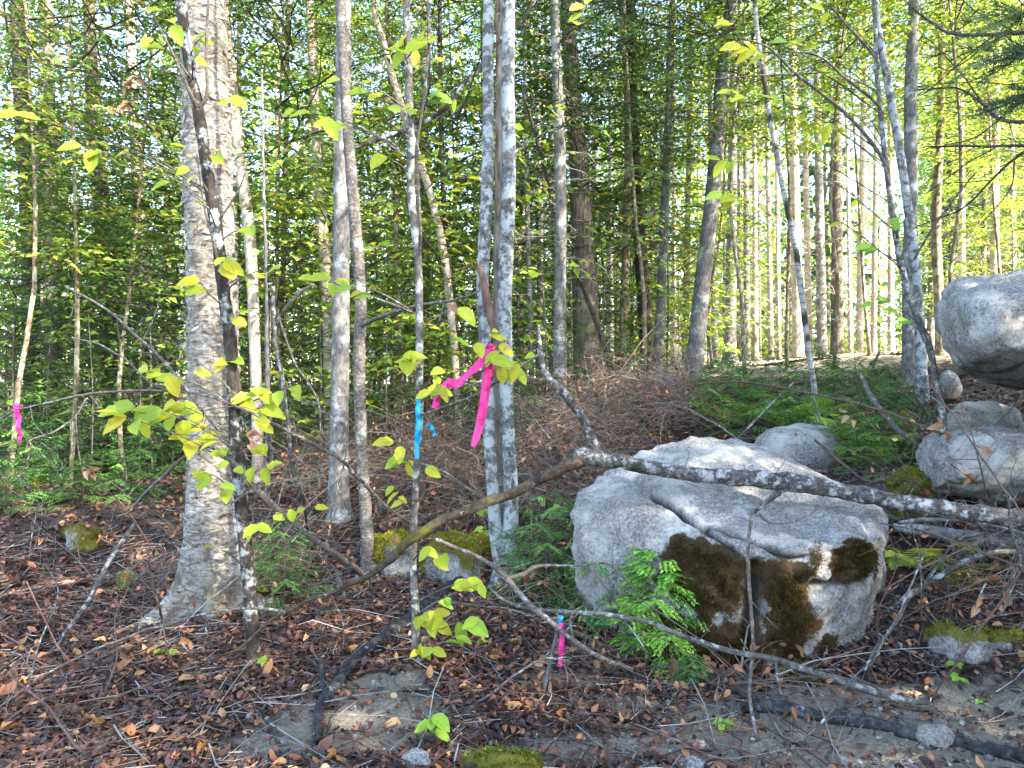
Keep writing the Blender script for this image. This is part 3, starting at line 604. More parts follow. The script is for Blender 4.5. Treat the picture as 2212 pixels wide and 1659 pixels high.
for nm, lb, path, d, mt, cr, de in MID:
    tree(nm, lb, None, path, d, mt, H=random.uniform(9.5, 13), seg=16, amp=.07, freq=16, rings=80, crown=cr, dead=de, flare=.3)
# landmarks that set look-alike trees apart in their labels
MARKS = [(118, 11, 'the mossy yellow trunk'), (60, 11.5, 'the dark edge conifer'), (230, 12, 'the thick dark trunk'), (318, 12.5, 'the white footed conifer'), (460, 4.7, 'the big birch'), (545, 8.2, 'the bright leaning trunk'), (700, 9.2, 'the peach forked trunk'), (737, 6.7, 'the straight grey trunk'), (780, 5.4, 'the scaly trunk'), (900, 3.7, 'the blue flagged sapling'), (970, 8.8, 'the slanting whitish trunk'), (1075, 5.1, 'the twin lichen stems'), (1209, 8.3, 'the smooth grey trunk'), (1262, 9.6, 'the wide furrowed trunk'), (1350, 10.3, 'the pale mossy forked trunk'), (1390, 10.8, 'the dark straight trunk'), (1430, 10.2, 'the blue grey slender trunk'), (1515, 9.8, 'the leaning grey trunk'), (1735, 6.9, 'the white paper birch'), (1640, 12, 'the open bank'), (1830, 12, 'the road shoulder'), (1965, 8.6, 'the forked grey trunk'), (2030, 10.5, 'the slim mossy trunk'), (2110, 4.7, 'the perched boulder'), (2200, 4.7, 'the perched boulder crest')]
def near(x, y, taken={}):
    px = CX + x / y * F; m = min(MARKS, key=lambda k: abs(k[0] - px)); return ('beside ' if abs(y - m[1]) < 1.6 else ('far behind ' if y - m[1] > 9 else ('behind ' if y > m[1] else 'in front of '))) + m[2]
# sunlit trunks past the road
XS = [(1577, 35, 15.5), (1591, 22, 17.5), (1614, 20, 16.5), (1632, 18, 15.8), (1666, 17, 17.0), (1700, 16, 18.5), (1724, 34, 15.6), (1748, 22, 17), (1776, 30, 16), (1808, 36, 16.5), (1856, 22, 17.5), (1887, 18, 16.4), (1640, 14, 20), (1683, 14, 21), (1838, 14, 20), (1925, 20, 18), (2010, 24, 16.5), (2078, 22, 17.5), (1545, 20, 18), (1480, 20, 17), (1455, 14, 19), (2120, 18, 16), (2190, 22, 17), (1320, 16, 17), (1170, 18, 16)]
for k, (px, wd, d) in enumerate(XS):
    ln = random.uniform(-14, 14); x0 = px
    yb = 778 + random.uniform(-8, 8)
    mt_ = random.choice(['warm', 'warm', 'grey', 'grey', 'furrow']); tree('slim_sunlit_tree', {'warm': 'slim pale tan', 'grey': 'slim grey', 'white_birch': 'slim white black scarred', 'furrow': 'slim brown furrowed'}[mt_] + ' sunlit tree past the road ' + near((px - CX) / F * d, d), 'sunlit trunks beyond the road', [(px, yb, wd * .78), (px + ln * .4, yb - 260, wd * .66), (px + ln, yb - 600, wd * .5)], d, mt_, H=random.uniform(11, 15), seg=8, amp=.05, rings=24,
         crown=[(random.choice(P_CON + P_BROAD), random.uniform(5.0, 7.5), random.uniform(.42, .58))], dead=[(random.choice(P_DEAD), .8, random.uniform(.6, .9))], flare=.3)
# further trees of the wood behind, scattered
rr_ = random.Random(3); placed = []
def far_tree(x, y, label, group, kind):
    z = g1(x, y); H = rr_.uniform(12, 17); rad = rr_.uniform(.045, .11); lean = (rr_.uniform(-.05, .05), rr_.uniform(-.05, .05))
    W = np.array([[x, y, z - .2, rad * 1.4], [x, y, z + .3, rad * 1.05], [x + lean[0] * H * .5, y + lean[1] * H * .5, z + H * .5, rad * .7], [x + lean[0] * H, y + lean[1] * H, z + H, rad * .25]])
    e = empty({'c': 'conifer', 'b': 'broadleaf_tree'}[kind], (x, y, z)); tag(e, label, 'tree', group)
    mb = MB(); v, q, t = tube(smooth_path(W, 18), 8, .06, 10); mb.add(v, q, t); mt_ = rr_.choice(['dark', 'dark', 'furrow', 'grey', 'mossy']); e['label'] = label % {'dark': 'dark', 'grey': 'grey', 'furrow': 'brown', 'warm': 'pale', 'mossy': 'mossy'}[mt_] + near(x, y); obj('trunk', mb.mesh('trunk', M[mt_], True, (x, y, z)), e)
    dv = W[-1, :3] - W[1, :3]
    if kind == 'c':
        hc = rr_.uniform(.3, 2.2); o = obj('crown', rr_.choice(P_CON), e, (lean[0] * hc, lean[1] * hc, hc)); align(o, dv, rr_.uniform(0, 6.28), rr_.uniform(.95, 1.25))
        o = obj('dead_branches', rr_.choice(P_DEAD), e, (0, 0, .4)); align(o, dv, rr_.uniform(0, 6.28), .8)
    else:
        for hc in (rr_.uniform(.9, 2.6), rr_.uniform(6, 8)):
            o = obj('crown', rr_.choice(P_BROAD), e, (lean[0] * hc, lean[1] * hc, hc)); align(o, dv, rr_.uniform(0, 6.28), rr_.uniform(.8, 1.15))
cand = 0
while len(placed) < 48 and cand < 4000:
    cand += 1; y = rr_.uniform(12.5, 32); x = rr_.uniform(-.82, .82) * y
    px = CX + x / y * F
    if any((x - a) ** 2 + (y - b) ** 2 < 2.2 for a, b in placed): continue
    if 1450 < px < 2010 and y < 31: continue
    if px > 1900 and y < 19.5: continue
    k = np.argmin(np.hypot(rp[:, 0] - x, rp[:, 1] - y))
    if np.hypot(rp[k, 0] - x, rp[k, 1] - y) < (5.0 if x > 5 else 2.6): continue
    placed.append((x, y)); right = px > 1500; kind = 'b' if rr_.random() < (.65 if right else .30) else 'c'
    far_tree(x, y, 'leafy tree with %s trunk in the wood ' if kind == 'b' else 'drooping conifer with %s trunk ', 'leafy trees deep in the wood' if kind == 'b' else 'conifers deep in the wood', kind)
# leafy trees nearer by, thin stemmed, whose sprays fill the upper air
for k, (px, d, hc, m) in enumerate([(1610, 9.0, 3.2, 0), (1700, 10.5, 3.4, 0), (1800, 9.6, 3.3, 0), (1880, 11.5, 3.2, 0), (2070, 9.2, 3.0, 0), (2150, 11, 2.4, 0), (2215, 9.0, 2.6, 0), (1540, 12.5, 3.6, 0), (1390, 9.2, 3.6, 2), (20, 7.4, 2.4, 1), (150, 7.8, 2.5, 1), (270, 8.4, 2.6, 1), (360, 10.0, 2.2, 2), (620, 9.0, 3.0, 2), (940, 10.8, 2.8, 0), (1160, 11.5, 3.0, 2), (2230, 14, 1.0, 0), (800, 12.5, 2.0, 0)]):
    x = (px - CX) / F * d; z = g1(x, d); e = empty('thin_leafy_tree', (x, d, z)); tag(e, ['thin tree with yellow green layered sprays ', 'thin tree with olive gold layered sprays ', 'thin tree with deep green layered sprays '][m] + near(x, d), 'tree', 'thin leafy trees among the trunks')
    W = np.array([[0, 0, -.1, .03], [rr_.uniform(-.12, .12), 0, 1.2, .026], [rr_.uniform(-.35, .35), 0, 3, .021], [rr_.uniform(-.6, .6), 0, 8.5, .006]]); mb = MB(); v, q, t = tube(smooth_path(W, 14), 7, .06, 12); mb.add(v, q, t); obj('trunk', mb.mesh('trunk', M['mossy'], True), e)
    o = obj('crown', P_BROAD[m], e, (0, 0, hc)); o.rotation_euler = (0, 0, rr_.uniform(0, 6.28)); sc = rr_.uniform(.75, .95); o.scale = (sc, sc, sc)
for k in range(60):
    px = rr_.uniform(1350, 2230); d = rr_.uniform(15.5, 30); x = (px - CX) / F * d; z = g1(x, d); e = empty('sunny_shrub', (x, d, z)); tag(e, ['low sunlit yellow green shrub past the road ', 'low sunlit olive shrub past the road '][k % 2] + near(x, d), 'shrub', 'sunlit shrubs beyond the road')
    o = obj('foliage', P_UNDER[k % 2 * 2], e, (0, 0, -.12)); sc = rr_.uniform(.3, .55); o.scale = (sc * 1.2, sc * 1.2, sc); o.rotation_euler = (0, 0, rr_.uniform(0, 6.28))
# young understorey trees
def young(x, y, mesh, sc, name, label, group, stem_h):
    z = g1(x, y); e = empty(name, (x, y, z)); tag(e, label, 'sapling', group)
    W = np.array([[0, 0, -.08, .014 * sc], [rr_.uniform(-.05, .05), 0, stem_h * .5, .011 * sc], [rr_.uniform(-.1, .1), 0, stem_h, .004]])
    mb = MB(); v, q, t = tube(smooth_path(W, 10), 5, 0); mb.add(v, q, t); obj('trunk', mb.mesh('trunk', M['twig'], True), e)
    o = obj('crown', mesh, e, (0, 0, 0)); o.rotation_euler = (0, 0, rr_.uniform(0, 6.28)); o.scale = (sc, sc, sc)
UN = [(20, 11), (160, 9.2), (290, 9.6), (40, 13), (250, 13), (640, 10.5), (850, 10), (930, 9.4), (1010, 10.2), (960, 12), (820, 12.5), (1150, 11), (1330, 12.2), (1460, 21), (1850, 24), (1780, 26), (1690, 23), (1900, 27), (2150, 18), (560, 12.5), (380, 15), (1600, 25), (30, 8.6), (90, 10.4), (200, 11.4), (330, 8.8), (590, 8.6), (650, 9.4), (800, 9.0), (880, 11.2), (980, 9.0), (1060, 11.6), (1120, 9.8), (1300, 10.4), (1370, 12), (1440, 11), (700, 11.4), (540, 10.4), (2190, 12), (2060, 15.5), (2120, 13.4), (1530, 13.4)]
for k, (px, d) in enumerate(UN):
    x = (px - CX) / F * d; m = rr_.randrange(3); young(x, d, P_UNDER[m], rr_.uniform(.85, 1.35) if k < 22 else rr_.uniform(1.25, 1.7), 'leafy_sapling', ['young sapling with yellow green leaves ', 'young sapling with deep green leaves ', 'small young sapling with olive leaves '][m] + near(x, d), 'leafy saplings among the trunks', 2.6)
UC = [(15, 8.6), (110, 8.2), (195, 8.0), (300, 8.6), (60, 10.6), (370, 9.5), (140, 12), (630, 8.8), (690, 8.2), (840, 8.2), (1000, 8.6), (1180, 7.9), (1235, 8.4), (1310, 9.2), (240, 11.5), (330, 12.5), (900, 11), (1120, 10), (560, 9.5), (1175, 9.4), (1290, 11), (1340, 11.4), (1400, 12.2), (1470, 12.4), (95, 9.4), (15, 9.8), (180, 10.2), (280, 10.6)]
for k, (px, d) in enumerate(UC):
    x = (px - CX) / F * d; young(x, d, rr_.choice(P_CONU), rr_.uniform(.6, 1.0) if k < 20 else rr_.uniform(1.1, 1.5), 'young_hemlock', 'young hemlock with flat feathery green sprays ' + near(x, d), 'young hemlocks among the trunks', 2.0)
# trees that shade the clearing, outside the picture to the right and behind the viewer
SH = [(8.6, 4.6), (8.0, 2.2), (7.6, -.2), (7.2, -2.6), (6.4, -5.0), (10.6, 5.4), (10.2, 2.8), (9.8, .3), (9.4, -2.3), (8.8, -4.9), (7.6, -7.4), (12.6, 4.0), (12.2, 1.2), (11.6, -1.6), (11.0, -4.4), (10.2, -7.2), (14.4, 1.6), (13.8, -1.6), (5.0, -7.6), (4.0, -5.2)]
for k, (x, y) in enumerate(SH):
    s = rr_.uniform(1.0, 1.2) if k < 6 else rr_.uniform(1.2, 1.45)
    z = g1(x, y); e = empty('clearing_hemlock', (x, y, z)); tag(e, 'tall dense hemlock at the edge of the clearing, shading the boulder', 'tree', 'hemlocks shading the clearing')
    W = np.array([[0, 0, -.2, .22], [0, 0, 6, .16], [0, 0, 12 * s, .03]]); mb = MB(); v, q, t = tube(smooth_path(W, 12), 10, .05, 8); mb.add(v, q, t); obj('trunk', mb.mesh('trunk', M['dark'], True), e)
    for hz, yaw, k2 in ((.8, 0, 0), (1.4, 2.0, 1), (.3, 4.1, 2)) if k < 11 else ((.8, 0, 0), (1.4, 2.0, 1)):
        o = obj('crown', P_CON[k2], e, (0, 0, hz)); o.rotation_euler = (0, 0, yaw + k); o.scale = (1.0 * s, 1.0 * s, 1.05 * s)
# the wood in the far distance, one mass
mb = MB(); rf = np.random.default_rng(77); P = []; S = []; K = []
for k in range(250):
    th = rf.uniform(-1.05, 1.05); d = rf.uniform(33, 80); x, y = d * math.sin(th), d * math.cos(th); z = g1(x, y); H = rf.uniform(10, 21); con = rf.random() < .45
    nq = 420; t = rf.random(nq) ** (.8 if con else .9); t = .06 + .94 * t; R0 = (2.6 * (1.05 - t) if con else 3.0 * np.sqrt(np.clip(np.sin(np.pi * np.clip(t, .02, .98)), 0, 1)))
    a = rf.uniform(0, 6.28, nq); rad = R0 * rf.random(nq) ** .45
    P.append(np.c_[x + np.cos(a) * rad, y + np.sin(a) * rad, z + H * t]); S.append(rf.uniform(.3, .62, nq))
    base = np.array(CO[k % 4] if con else (YG + GR)[k % 9]); K.append(np.clip(base[None] * np.exp(rf.normal(0, .25, (nq, 1))), .004, .8))
    v, q, t3 = tube(np.array([[x, y, z - .3, .16], [x, y, z + H * .8, .05]]), 5, 0, cap=False); mb.add(v, q, None, np.array([.16, .13, .10]) * rf.uniform(.6, 1.8))
P = np.concatenate(P); n_ = len(P); scatter(mb, LOW_V * np.array([1.3, 1, 1]), None, LOW_T, frames(rf.normal(0, 1, (n_, 3)), rf.normal(0, .6, (n_, 3)) + np.array([0, 0, 1])), P, np.concatenate(S), np.concatenate(K))
tag(obj('distant_wood', mb.mesh('distant_wood', M['leaves'])), 'far green wood filling the gaps between the trunks', 'woods', None, 'stuff')

# ------------------------------------------------------------------ boulders
def hull_rock(pts, vox, it=6):
    bm = bmesh.new(); [bm.verts.new(tuple(p)) for p in pts]; bmesh.ops.convex_hull(bm, input=bm.verts[:])
    me = bpy.data.meshes.new('tmp'); bm.to_mesh(me); bm.free(); o = bpy.data.objects.new('tmp', me); C.objects.link(o)
    r = o.modifiers.new('r', 'REMESH'); r.mode = 'VOXEL'; r.voxel_size = vox; sm = o.modifiers.new('s', 'SMOOTH'); sm.iterations = it; sm.factor = .6
    bpy.context.view_layer.update(); dg = bpy.context.evaluated_depsgraph_get(); em = o.evaluated_get(dg).to_mesh()
    V = np.zeros(len(em.vertices) * 3); em.vertices.foreach_get('co', V); V = V.reshape(-1, 3); N = np.zeros(len(V) * 3); em.vertices.foreach_get('normal', N); N = N.reshape(-1, 3)
    Q = np.array([list(p.vertices) for p in em.polygons if len(p.vertices) == 4]); T = np.array([list(p.vertices) for p in em.polygons if len(p.vertices) == 3]).reshape(-1, 3)
    bpy.data.objects.remove(o); bpy.data.meshes.remove(me)
    return V, N, Q, T.astype(int)
def project(V):
    return np.c_[CX + V[:, 0] / V[:, 1] * F, CY - (V[:, 2] - CAM_H) / V[:, 1] * F]
def seg_dist(V, poly):
    """distance of points to a 3D polyline"""
    best = np.full(len(V), 9e9)
    for a, b in zip(poly[:-1], poly[1:]):
        ab = b - a; t = np.clip(((V - a) @ ab) / (ab @ ab), 0, 1); best = np.minimum(best, np.linalg.norm(V - (a + t[:, None] * ab), axis=1))
    return best
def rock(name, label, pts, vox=.03, amp=.03, freq=3.0, mat='granite', moss=None, dark_tone=None, cracks=(), it=6, fuzz=0, group=None, cat='boulder', mosscol=(.07, .055, .014), seed=1):
    V, N, Q, T = hull_rock(pts, vox, it); base = np.array([V[:, 0].mean(), V[:, 1].mean(), V[:, 2].min()])
    mm = moss(V, N) if moss else np.zeros(len(V)); st = dark_tone(V, N) if dark_tone else np.zeros(len(V))
    disp = amp * fbm(V * freq, 4, seed) + amp * .35 * fbm(V * freq * 5, 3, seed + 3)
    fac = np.abs(vnoise(V * freq * .7 + 7, seed + 5)); disp -= amp * .9 * np.exp(-(fac / .06) ** 2)
    for poly, wd, dep in cracks:
        poly = [np.array(p) for p in poly]
        # snap the polyline to the surface
        poly = [V[np.argmin(np.linalg.norm(V - p, axis=1))] for p in poly]
        dd = seg_dist(V, poly) + .012 * vnoise(V * 14, 3); g = np.exp(-(dd / wd) ** 2); disp -= dep * g; st = np.maximum(st, np.clip(g * 1.4, 0, 1) * .95)  # grooves also darkened in colour, painting the shade inside the cracks
    disp += .02 * mm * (fbm(V * 20, 2, 9) + .6)
    V2 = V + N * disp[:, None]; mb = MB(); mb.add(V2, Q, T, np.c_[np.clip(mm, 0, 1), np.clip(st, 0, 1), mm * 0])
    e = empty(name, base); tag(e, label, cat, group); obj('stone', mb.mesh('stone', M[mat], True, base), e)
    if fuzz:
        r = np.random.default_rng(seed); pr = np.clip(mm - .45, 0, 1); pr *= np.clip(1 + 1.2 * vnoise(V * 9, 2), 0, 2)
        if pr.sum() > 0:
            k = r.choice(len(V), fuzz, p=pr / pr.sum()); p = V2[k] + r.normal(0, vox * .5, (fuzz, 3)) * (1 - np.abs(N[k]))
            d = N[k] + r.normal(0, .5, (fuzz, 3)) + np.array([0, 0, -.25]); m2 = MB()
            scatter(m2, np.array([[-.12, 0, 0], [.12, 0, 0], [0, 1, 0]]), None, np.array([[0, 1, 2]]), frames(d, r.normal(0, 1, (fuzz, 3))), p, r.uniform(.010, .026, fuzz), hsvjit(mosscol, fuzz, .5, .18))
            tag(obj('moss', m2.mesh('moss', M['moss'], False, base), e), kind='stuff')
    return e
U = lambda *a: unp(*a)
def pixmask(blobs):
    def f(V, N):
        p = project(V); m = np.zeros(len(V))
        for x, y, rx, ry, s in blobs: m = np.maximum(m, s * np.exp(-(np.abs((p[:, 0] - x) / rx) ** 3 + np.abs((p[:, 1] - y) / ry) ** 3)))
        front = np.clip(.2 - N[:, 1], 0, .35) / .35
        return m * front * np.clip(.86 + .5 * fbm(V * 7, 3, 12), 0, 1.3)
    return f
bpts = [U(1232, 1105, 4.35), U(1262, 1075, 4.5), U(1300, 1020, 4.75), U(1400, 968, 5.0), U(1500, 940, 5.1), U(1575, 948, 5.1), U(1690, 990, 5.0), U(1880, 1070, 4.5), U(1903, 1090, 4.05), U(1928, 1140, 3.95), U(1905, 1200, 3.9),
        U(1450, 1085, 4.05), U(1530, 1150, 3.75), U(1610, 1200, 3.60), U(1720, 1205, 3.55), U(1800, 1185, 3.55), U(1890, 1175, 3.68), U(1880, 1290, 3.72), U(1858, 1370, 3.75), U(1800, 1430, 3.66), U(1740, 1470, 3.60), U(1620, 1480, 3.58), U(1470, 1450, 3.72), U(1420, 1340, 3.85), U(1330, 1240, 4.05), U(1255, 1170, 4.2)]
bpts += [np.array([p[0], p[1], -.25]) for p in (U(1262, 1075, 4.3), U(1500, 940, 5.0), U(1690, 990, 4.9), U(1880, 1080, 4.4), U(1860, 1350, 3.8), U(1740, 1450, 3.65), U(1600, 1450, 3.65), U(1470, 1450, 3.8), U(1340, 1240, 4.1))]
rock('granite_boulder', 'large split granite boulder with brown moss on its steep face under the lichen log', bpts, .015, .036, 2.6,
     moss=pixmask([(1520, 1290, 115, 120, 1.2), (1490, 1195, 55, 60, 1.1), (1540, 1400, 140, 110, 1.2), (1700, 1310, 95, 110, 1.0), (1690, 1250, 95, 45, .95), (1850, 1215, 62, 52, 1.15), (1765, 1190, 32, 60, .7), (1370, 1190, 26, 32, .75), (1740, 1410, 90, 60, .9), (1440, 1360, 60, 70, .9)]),
     dark_tone=pixmask([(1625, 1340, 18, 130, .95), (1560, 1150, 60, 14, .4), (1400, 1100, 30, 80, .25), (1690, 1180, 60, 60, .2)]),  # first patch paints the crevice's shade, the rest just darken the granite
     cracks=[([U(1400, 1050, 4.2), U(1450, 1090, 4.05), U(1530, 1150, 3.75), U(1575, 1185, 3.66), U(1625, 1225, 3.6)], .017, .07), ([U(1530, 1130, 3.8), U(1630, 1172, 3.65), U(1700, 1205, 3.56), U(1740, 1200, 3.55)], .014, .045), ([U(1760, 1262, 3.56), U(1820, 1264, 3.58), U(1885, 1258, 3.68)], .014, .045), ([U(1625, 1225, 3.6), U(1628, 1330, 3.58), U(1600, 1470, 3.58)], .045, .10)], it=9, fuzz=30000, seed=4, mosscol=(.05, .037, .011))
# perched boulder entering from the right
def ring_pts(cx, cy, d, prof, dd):
    out = []
    for px, py in prof:
        for o, k in ((-1.25, .42), (-1.0, .74), (-.55, .93), (0, 1.0), (.5, .93), (1.0, .7), (1.25, .4)): out.append(U(cx + (px - cx) * k, cy + (py - cy) * k, d + dd * o))
    return out
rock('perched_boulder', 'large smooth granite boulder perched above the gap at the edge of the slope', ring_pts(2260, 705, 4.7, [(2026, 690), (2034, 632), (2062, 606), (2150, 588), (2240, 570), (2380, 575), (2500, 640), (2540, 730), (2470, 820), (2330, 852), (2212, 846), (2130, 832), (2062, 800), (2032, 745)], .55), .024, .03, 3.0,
     dark_tone=lambda V, N: np.clip(-N[:, 2] - .35, 0, .5) * 1.3, it=5, seed=8)  # undercut shade painted into the colour of down-facing surfaces
rock('stone_prop', 'dark rough rock ledge holding up the perched boulder', [np.array([*(U(px, 900, 4.9)[:2] + np.array([0, o])), z]) for px in (2330, 2430, 2560) for o in (-.3, .45) for z in (.5, 1.0, 1.52)], .03, .06, 4, dark_tone=lambda V, N: np.full(len(V), .8), seed=10)
rock('round_boulder', 'pale rounded granite boulder half buried behind the split boulder', ring_pts(1722, 985, 6.1, [(1616, 985), (1632, 945), (1660, 922), (1720, 912), (1785, 920), (1822, 950), (1832, 990), (1800, 1040), (1650, 1040)], .42), .025, .02, 3, it=6, seed=12)
rock('flat_boulder', 'broad low granite boulder beneath the perched boulder, lower of two', ring_pts(2130, 1000, 4.85, [(1982, 985), (2002, 945), (2060, 926), (2150, 920), (2260, 930), (2330, 990), (2310, 1080), (2150, 1090), (2000, 1065)], .42), .02, .035, 3, it=3, seed=14)
rock('tan_boulder', 'tan topped granite boulder lying behind the broad low boulder', ring_pts(2120, 930, 5.75, [(2012, 935), (2045, 890), (2085, 862), (2140, 860), (2195, 880), (2222, 930), (2200, 1000), (2040, 1000)], .35), .02, .035, 3, 'granite_warm', it=3, seed=15)
rock('pale_bank_stone', 'pale tan stone standing on the bank beside the forked trunk', ring_pts(2052, 828, 7.6, [(2022, 840), (2028, 808), (2050, 796), (2074, 812), (2080, 845), (2060, 866), (2030, 866)], .15), .02, .02, 5, 'granite_warm', it=4, seed=16)
fullmoss = lambda V, N: np.clip(.45 + .55 * N[:, 2] + .75 * vnoise(V * 6, 3), 0, 1.2)
def mossrock(label, cx, cy, rx, ry, d, fuzz, col, seed, amt=None):
    rx *= 1.25; cy += ry * .35; prof = [(cx + rx * math.cos(a) * random.uniform(.7, 1.15), cy - ry * .8 * math.sin(a) * random.uniform(.6, 1.15)) for a in np.linspace(-.5, 3.64, 11)]
    p = ring_pts(cx, cy, d, prof, rx / F * d * .8); g = g1(*unp(cx, cy, d)[:2]); p += [np.array([q[0], q[1], min(q[2], g) - .1]) for q in p[::4]]
    rock('mossy_rock', label, p, .02, .055, 4.5, 'granite_moss', moss=amt or fullmoss, it=4, fuzz=fuzz, mosscol=col, seed=seed, cat='rock')
mossrock('yellow green mossy mound of rock behind the blue flagged sapling foot', 850, 1165, 48, 52, 5.5, 9000, (.30, .28, .02), 21)
mossrock('yellow green mossy rock just left of the twin lichen stems', 985, 1170, 58, 45, 5.4, 9000, (.28, .26, .02), 22)
mossrock('olive mossy rock between the round boulder and the broad low boulder', 1968, 1030, 56, 40, 4.9, 6000, (.19, .18, .018), 23)
half = lambda V, N: np.clip(N[:, 2] * 1.1 + .35 * vnoise(V * 6, 3) + .1, 0, 1.1)
mossrock('dark rock with green moss cap under tangled stems near the grey pole', 2150, 1375, 95, 42, 3.75, 6000, (.17, .18, .018), 24, half)
mossrock('small mossy stone in the leaf litter left of the birch', 180, 1145, 30, 14, 5.9, 2500, (.14, .12, .02), 25)
mossrock('flat stone with a bright moss rim lying in gravelly soil', 1105, 1650, 70, 28, 2.75, 4000, (.10, .14, .015), 26, half)
mossrock('moss clump at the foot of the boulder by the dead leaf heap', 1742, 1470, 34, 16, 3.5, 2000, (.07, .06, .012), 27)
mossrock('low mossy hump in the shade below the pink flag', 30, 1035, 45, 30, 8.0, 3000, (.13, .12, .015), 28)
mossrock('mossy mound under the perched boulder, left of the tan boulder', 1930, 905, 40, 24, 6.6, 2500, (.16, .14, .015), 29)
def stone(label, px, py, wd, ht, mat='granite', seed=1):
    p = gpt(px, py + ht * .4); d = p[1]; sx = wd / 2 / F * d; sz = ht / F * d * .75; r = np.random.default_rng(seed)
    q = norm(r.normal(0, 1, (34, 3))) * np.array([sx, sx * .75, sz]) * r.uniform(.85, 1.1, (34, 1)) + np.array([p[0], p[1], p[2] + sz * .25])
    rock('stone', label, q, max(.006, sx * .14), sx * .07, 1.2 / sx, mat, it=3, seed=seed, cat='stone')
stone('smooth oval cream stone beside the charred log on sandy soil', 2021, 1585, 98, 44, 'granite_warm', 31)
stone('white granite lump on the soil under the dangling root', 1492, 1652, 84, 40, 'granite', 32)
stone('flat grey stone next to the small green seedling', 900, 1640, 90, 42, 'granite', 33)
stone('bluish flat stone buried at the edge of the sandy patch', 1960, 1650, 60, 18, 'granite', 34)
stone('small pale pebble in the sand near the charred log', 1845, 1548, 22, 11, 'granite', 35)
stone('grey pebble half sunk in dark soil', 1825, 1640, 26, 18, 'granite', 36)
stone('white pebble beside the dark branch on sandy soil', 630, 1560, 20, 10, 'granite', 37)
stone('grey pebble between litter leaves under the thin twig', 1580, 1561, 16, 12, 'granite', 38)
stone('round pebble sitting on the moss rimmed stone', 1150, 1624, 34, 16, 'granite_warm', 39)
stone('pale chip of stone at the sandy edge below the blue flagged sapling', 812, 1476, 22, 9, 'granite', 40)

# ------------------------------------------------------------------ branches and fallen wood, traced as (px, py, width px, depth)
def branch_rows(pts, n=None):
    W = []
    for p in pts:
        if len(p) == 4: W.append([*unp(p[0], p[1], p[3]), p[2] / 2 / F * p[3]])
        else:   # lies on the ground
            g = gpt(p[0], p[1]); r = p[2] / 2 / F * g[1]; W.append([g[0], g[1], g[2] + r * .85, r])
    return smooth_path(np.array(W), n or max(14, len(pts) * 9))
def wood(mb, pts, seg=8, amp=.12, freq=40, n=None, jit=0.0, s=1):
    S = branch_rows(pts, n)
    if jit: S[1:-1, :3] += np.c_[vnoise(S[1:-1, :3] * 9, s), vnoise(S[1:-1, :3] * 9 + 40, s), vnoise(S[1:-1, :3] * 9 + 80, s)] * jit
    v, q, t = tube(S, seg, amp, freq, s); mb.add(v, q, t); return S
def branch(name, label, main, mat, subs=(), cat='branch', group=None, seg=9, amp=.12, freq=40, n=None, jit=.006, sprigs=0, seed=1):
    mb = MB(); S = wood(mb, main, seg, amp, freq, n, jit, seed); base = S[np.argmin(S[:, 2]), :3].copy()
    e = empty(name, base); tag(e, label, cat, group); obj('main_limb', mb.mesh('main_limb', M[mat], True, base), e)
    for sp in subs:
        mt = mat
        if isinstance(sp, tuple) and isinstance(sp[0], str): mt, sp = sp
        m2 = MB(); wood(m2, sp, max(5, seg - 2), amp, freq, None, jit, seed + 1); obj('side_branch', m2.mesh('side_branch', M[mt], True, base), e)
    r = np.random.default_rng(seed + 50)
    for k in range(sprigs):
        i = r.integers(int(len(S) * .2), len(S)); a = S[i, :3]; td = norm(S[min(i + 1, len(S) - 1), :3] - S[i - 1, :3]); dv = norm(td * r.uniform(.2, .9) + r.normal(0, .7, 3)); L = r.uniform(.08, .35)
        P = np.array([a, a + dv * L * .5 + r.normal(0, .02, 3), a + dv * L + r.normal(0, .04, 3)]); m2 = MB(); v, q, t = tube(np.c_[smooth_path(P, 8), np.linspace(min(.003, S[i, 3] * .6), .0009, 8)], 4); m2.add(v, q, t)
        obj('twig', m2.mesh('twig', M['twig'], True, base), e)
    return e, S
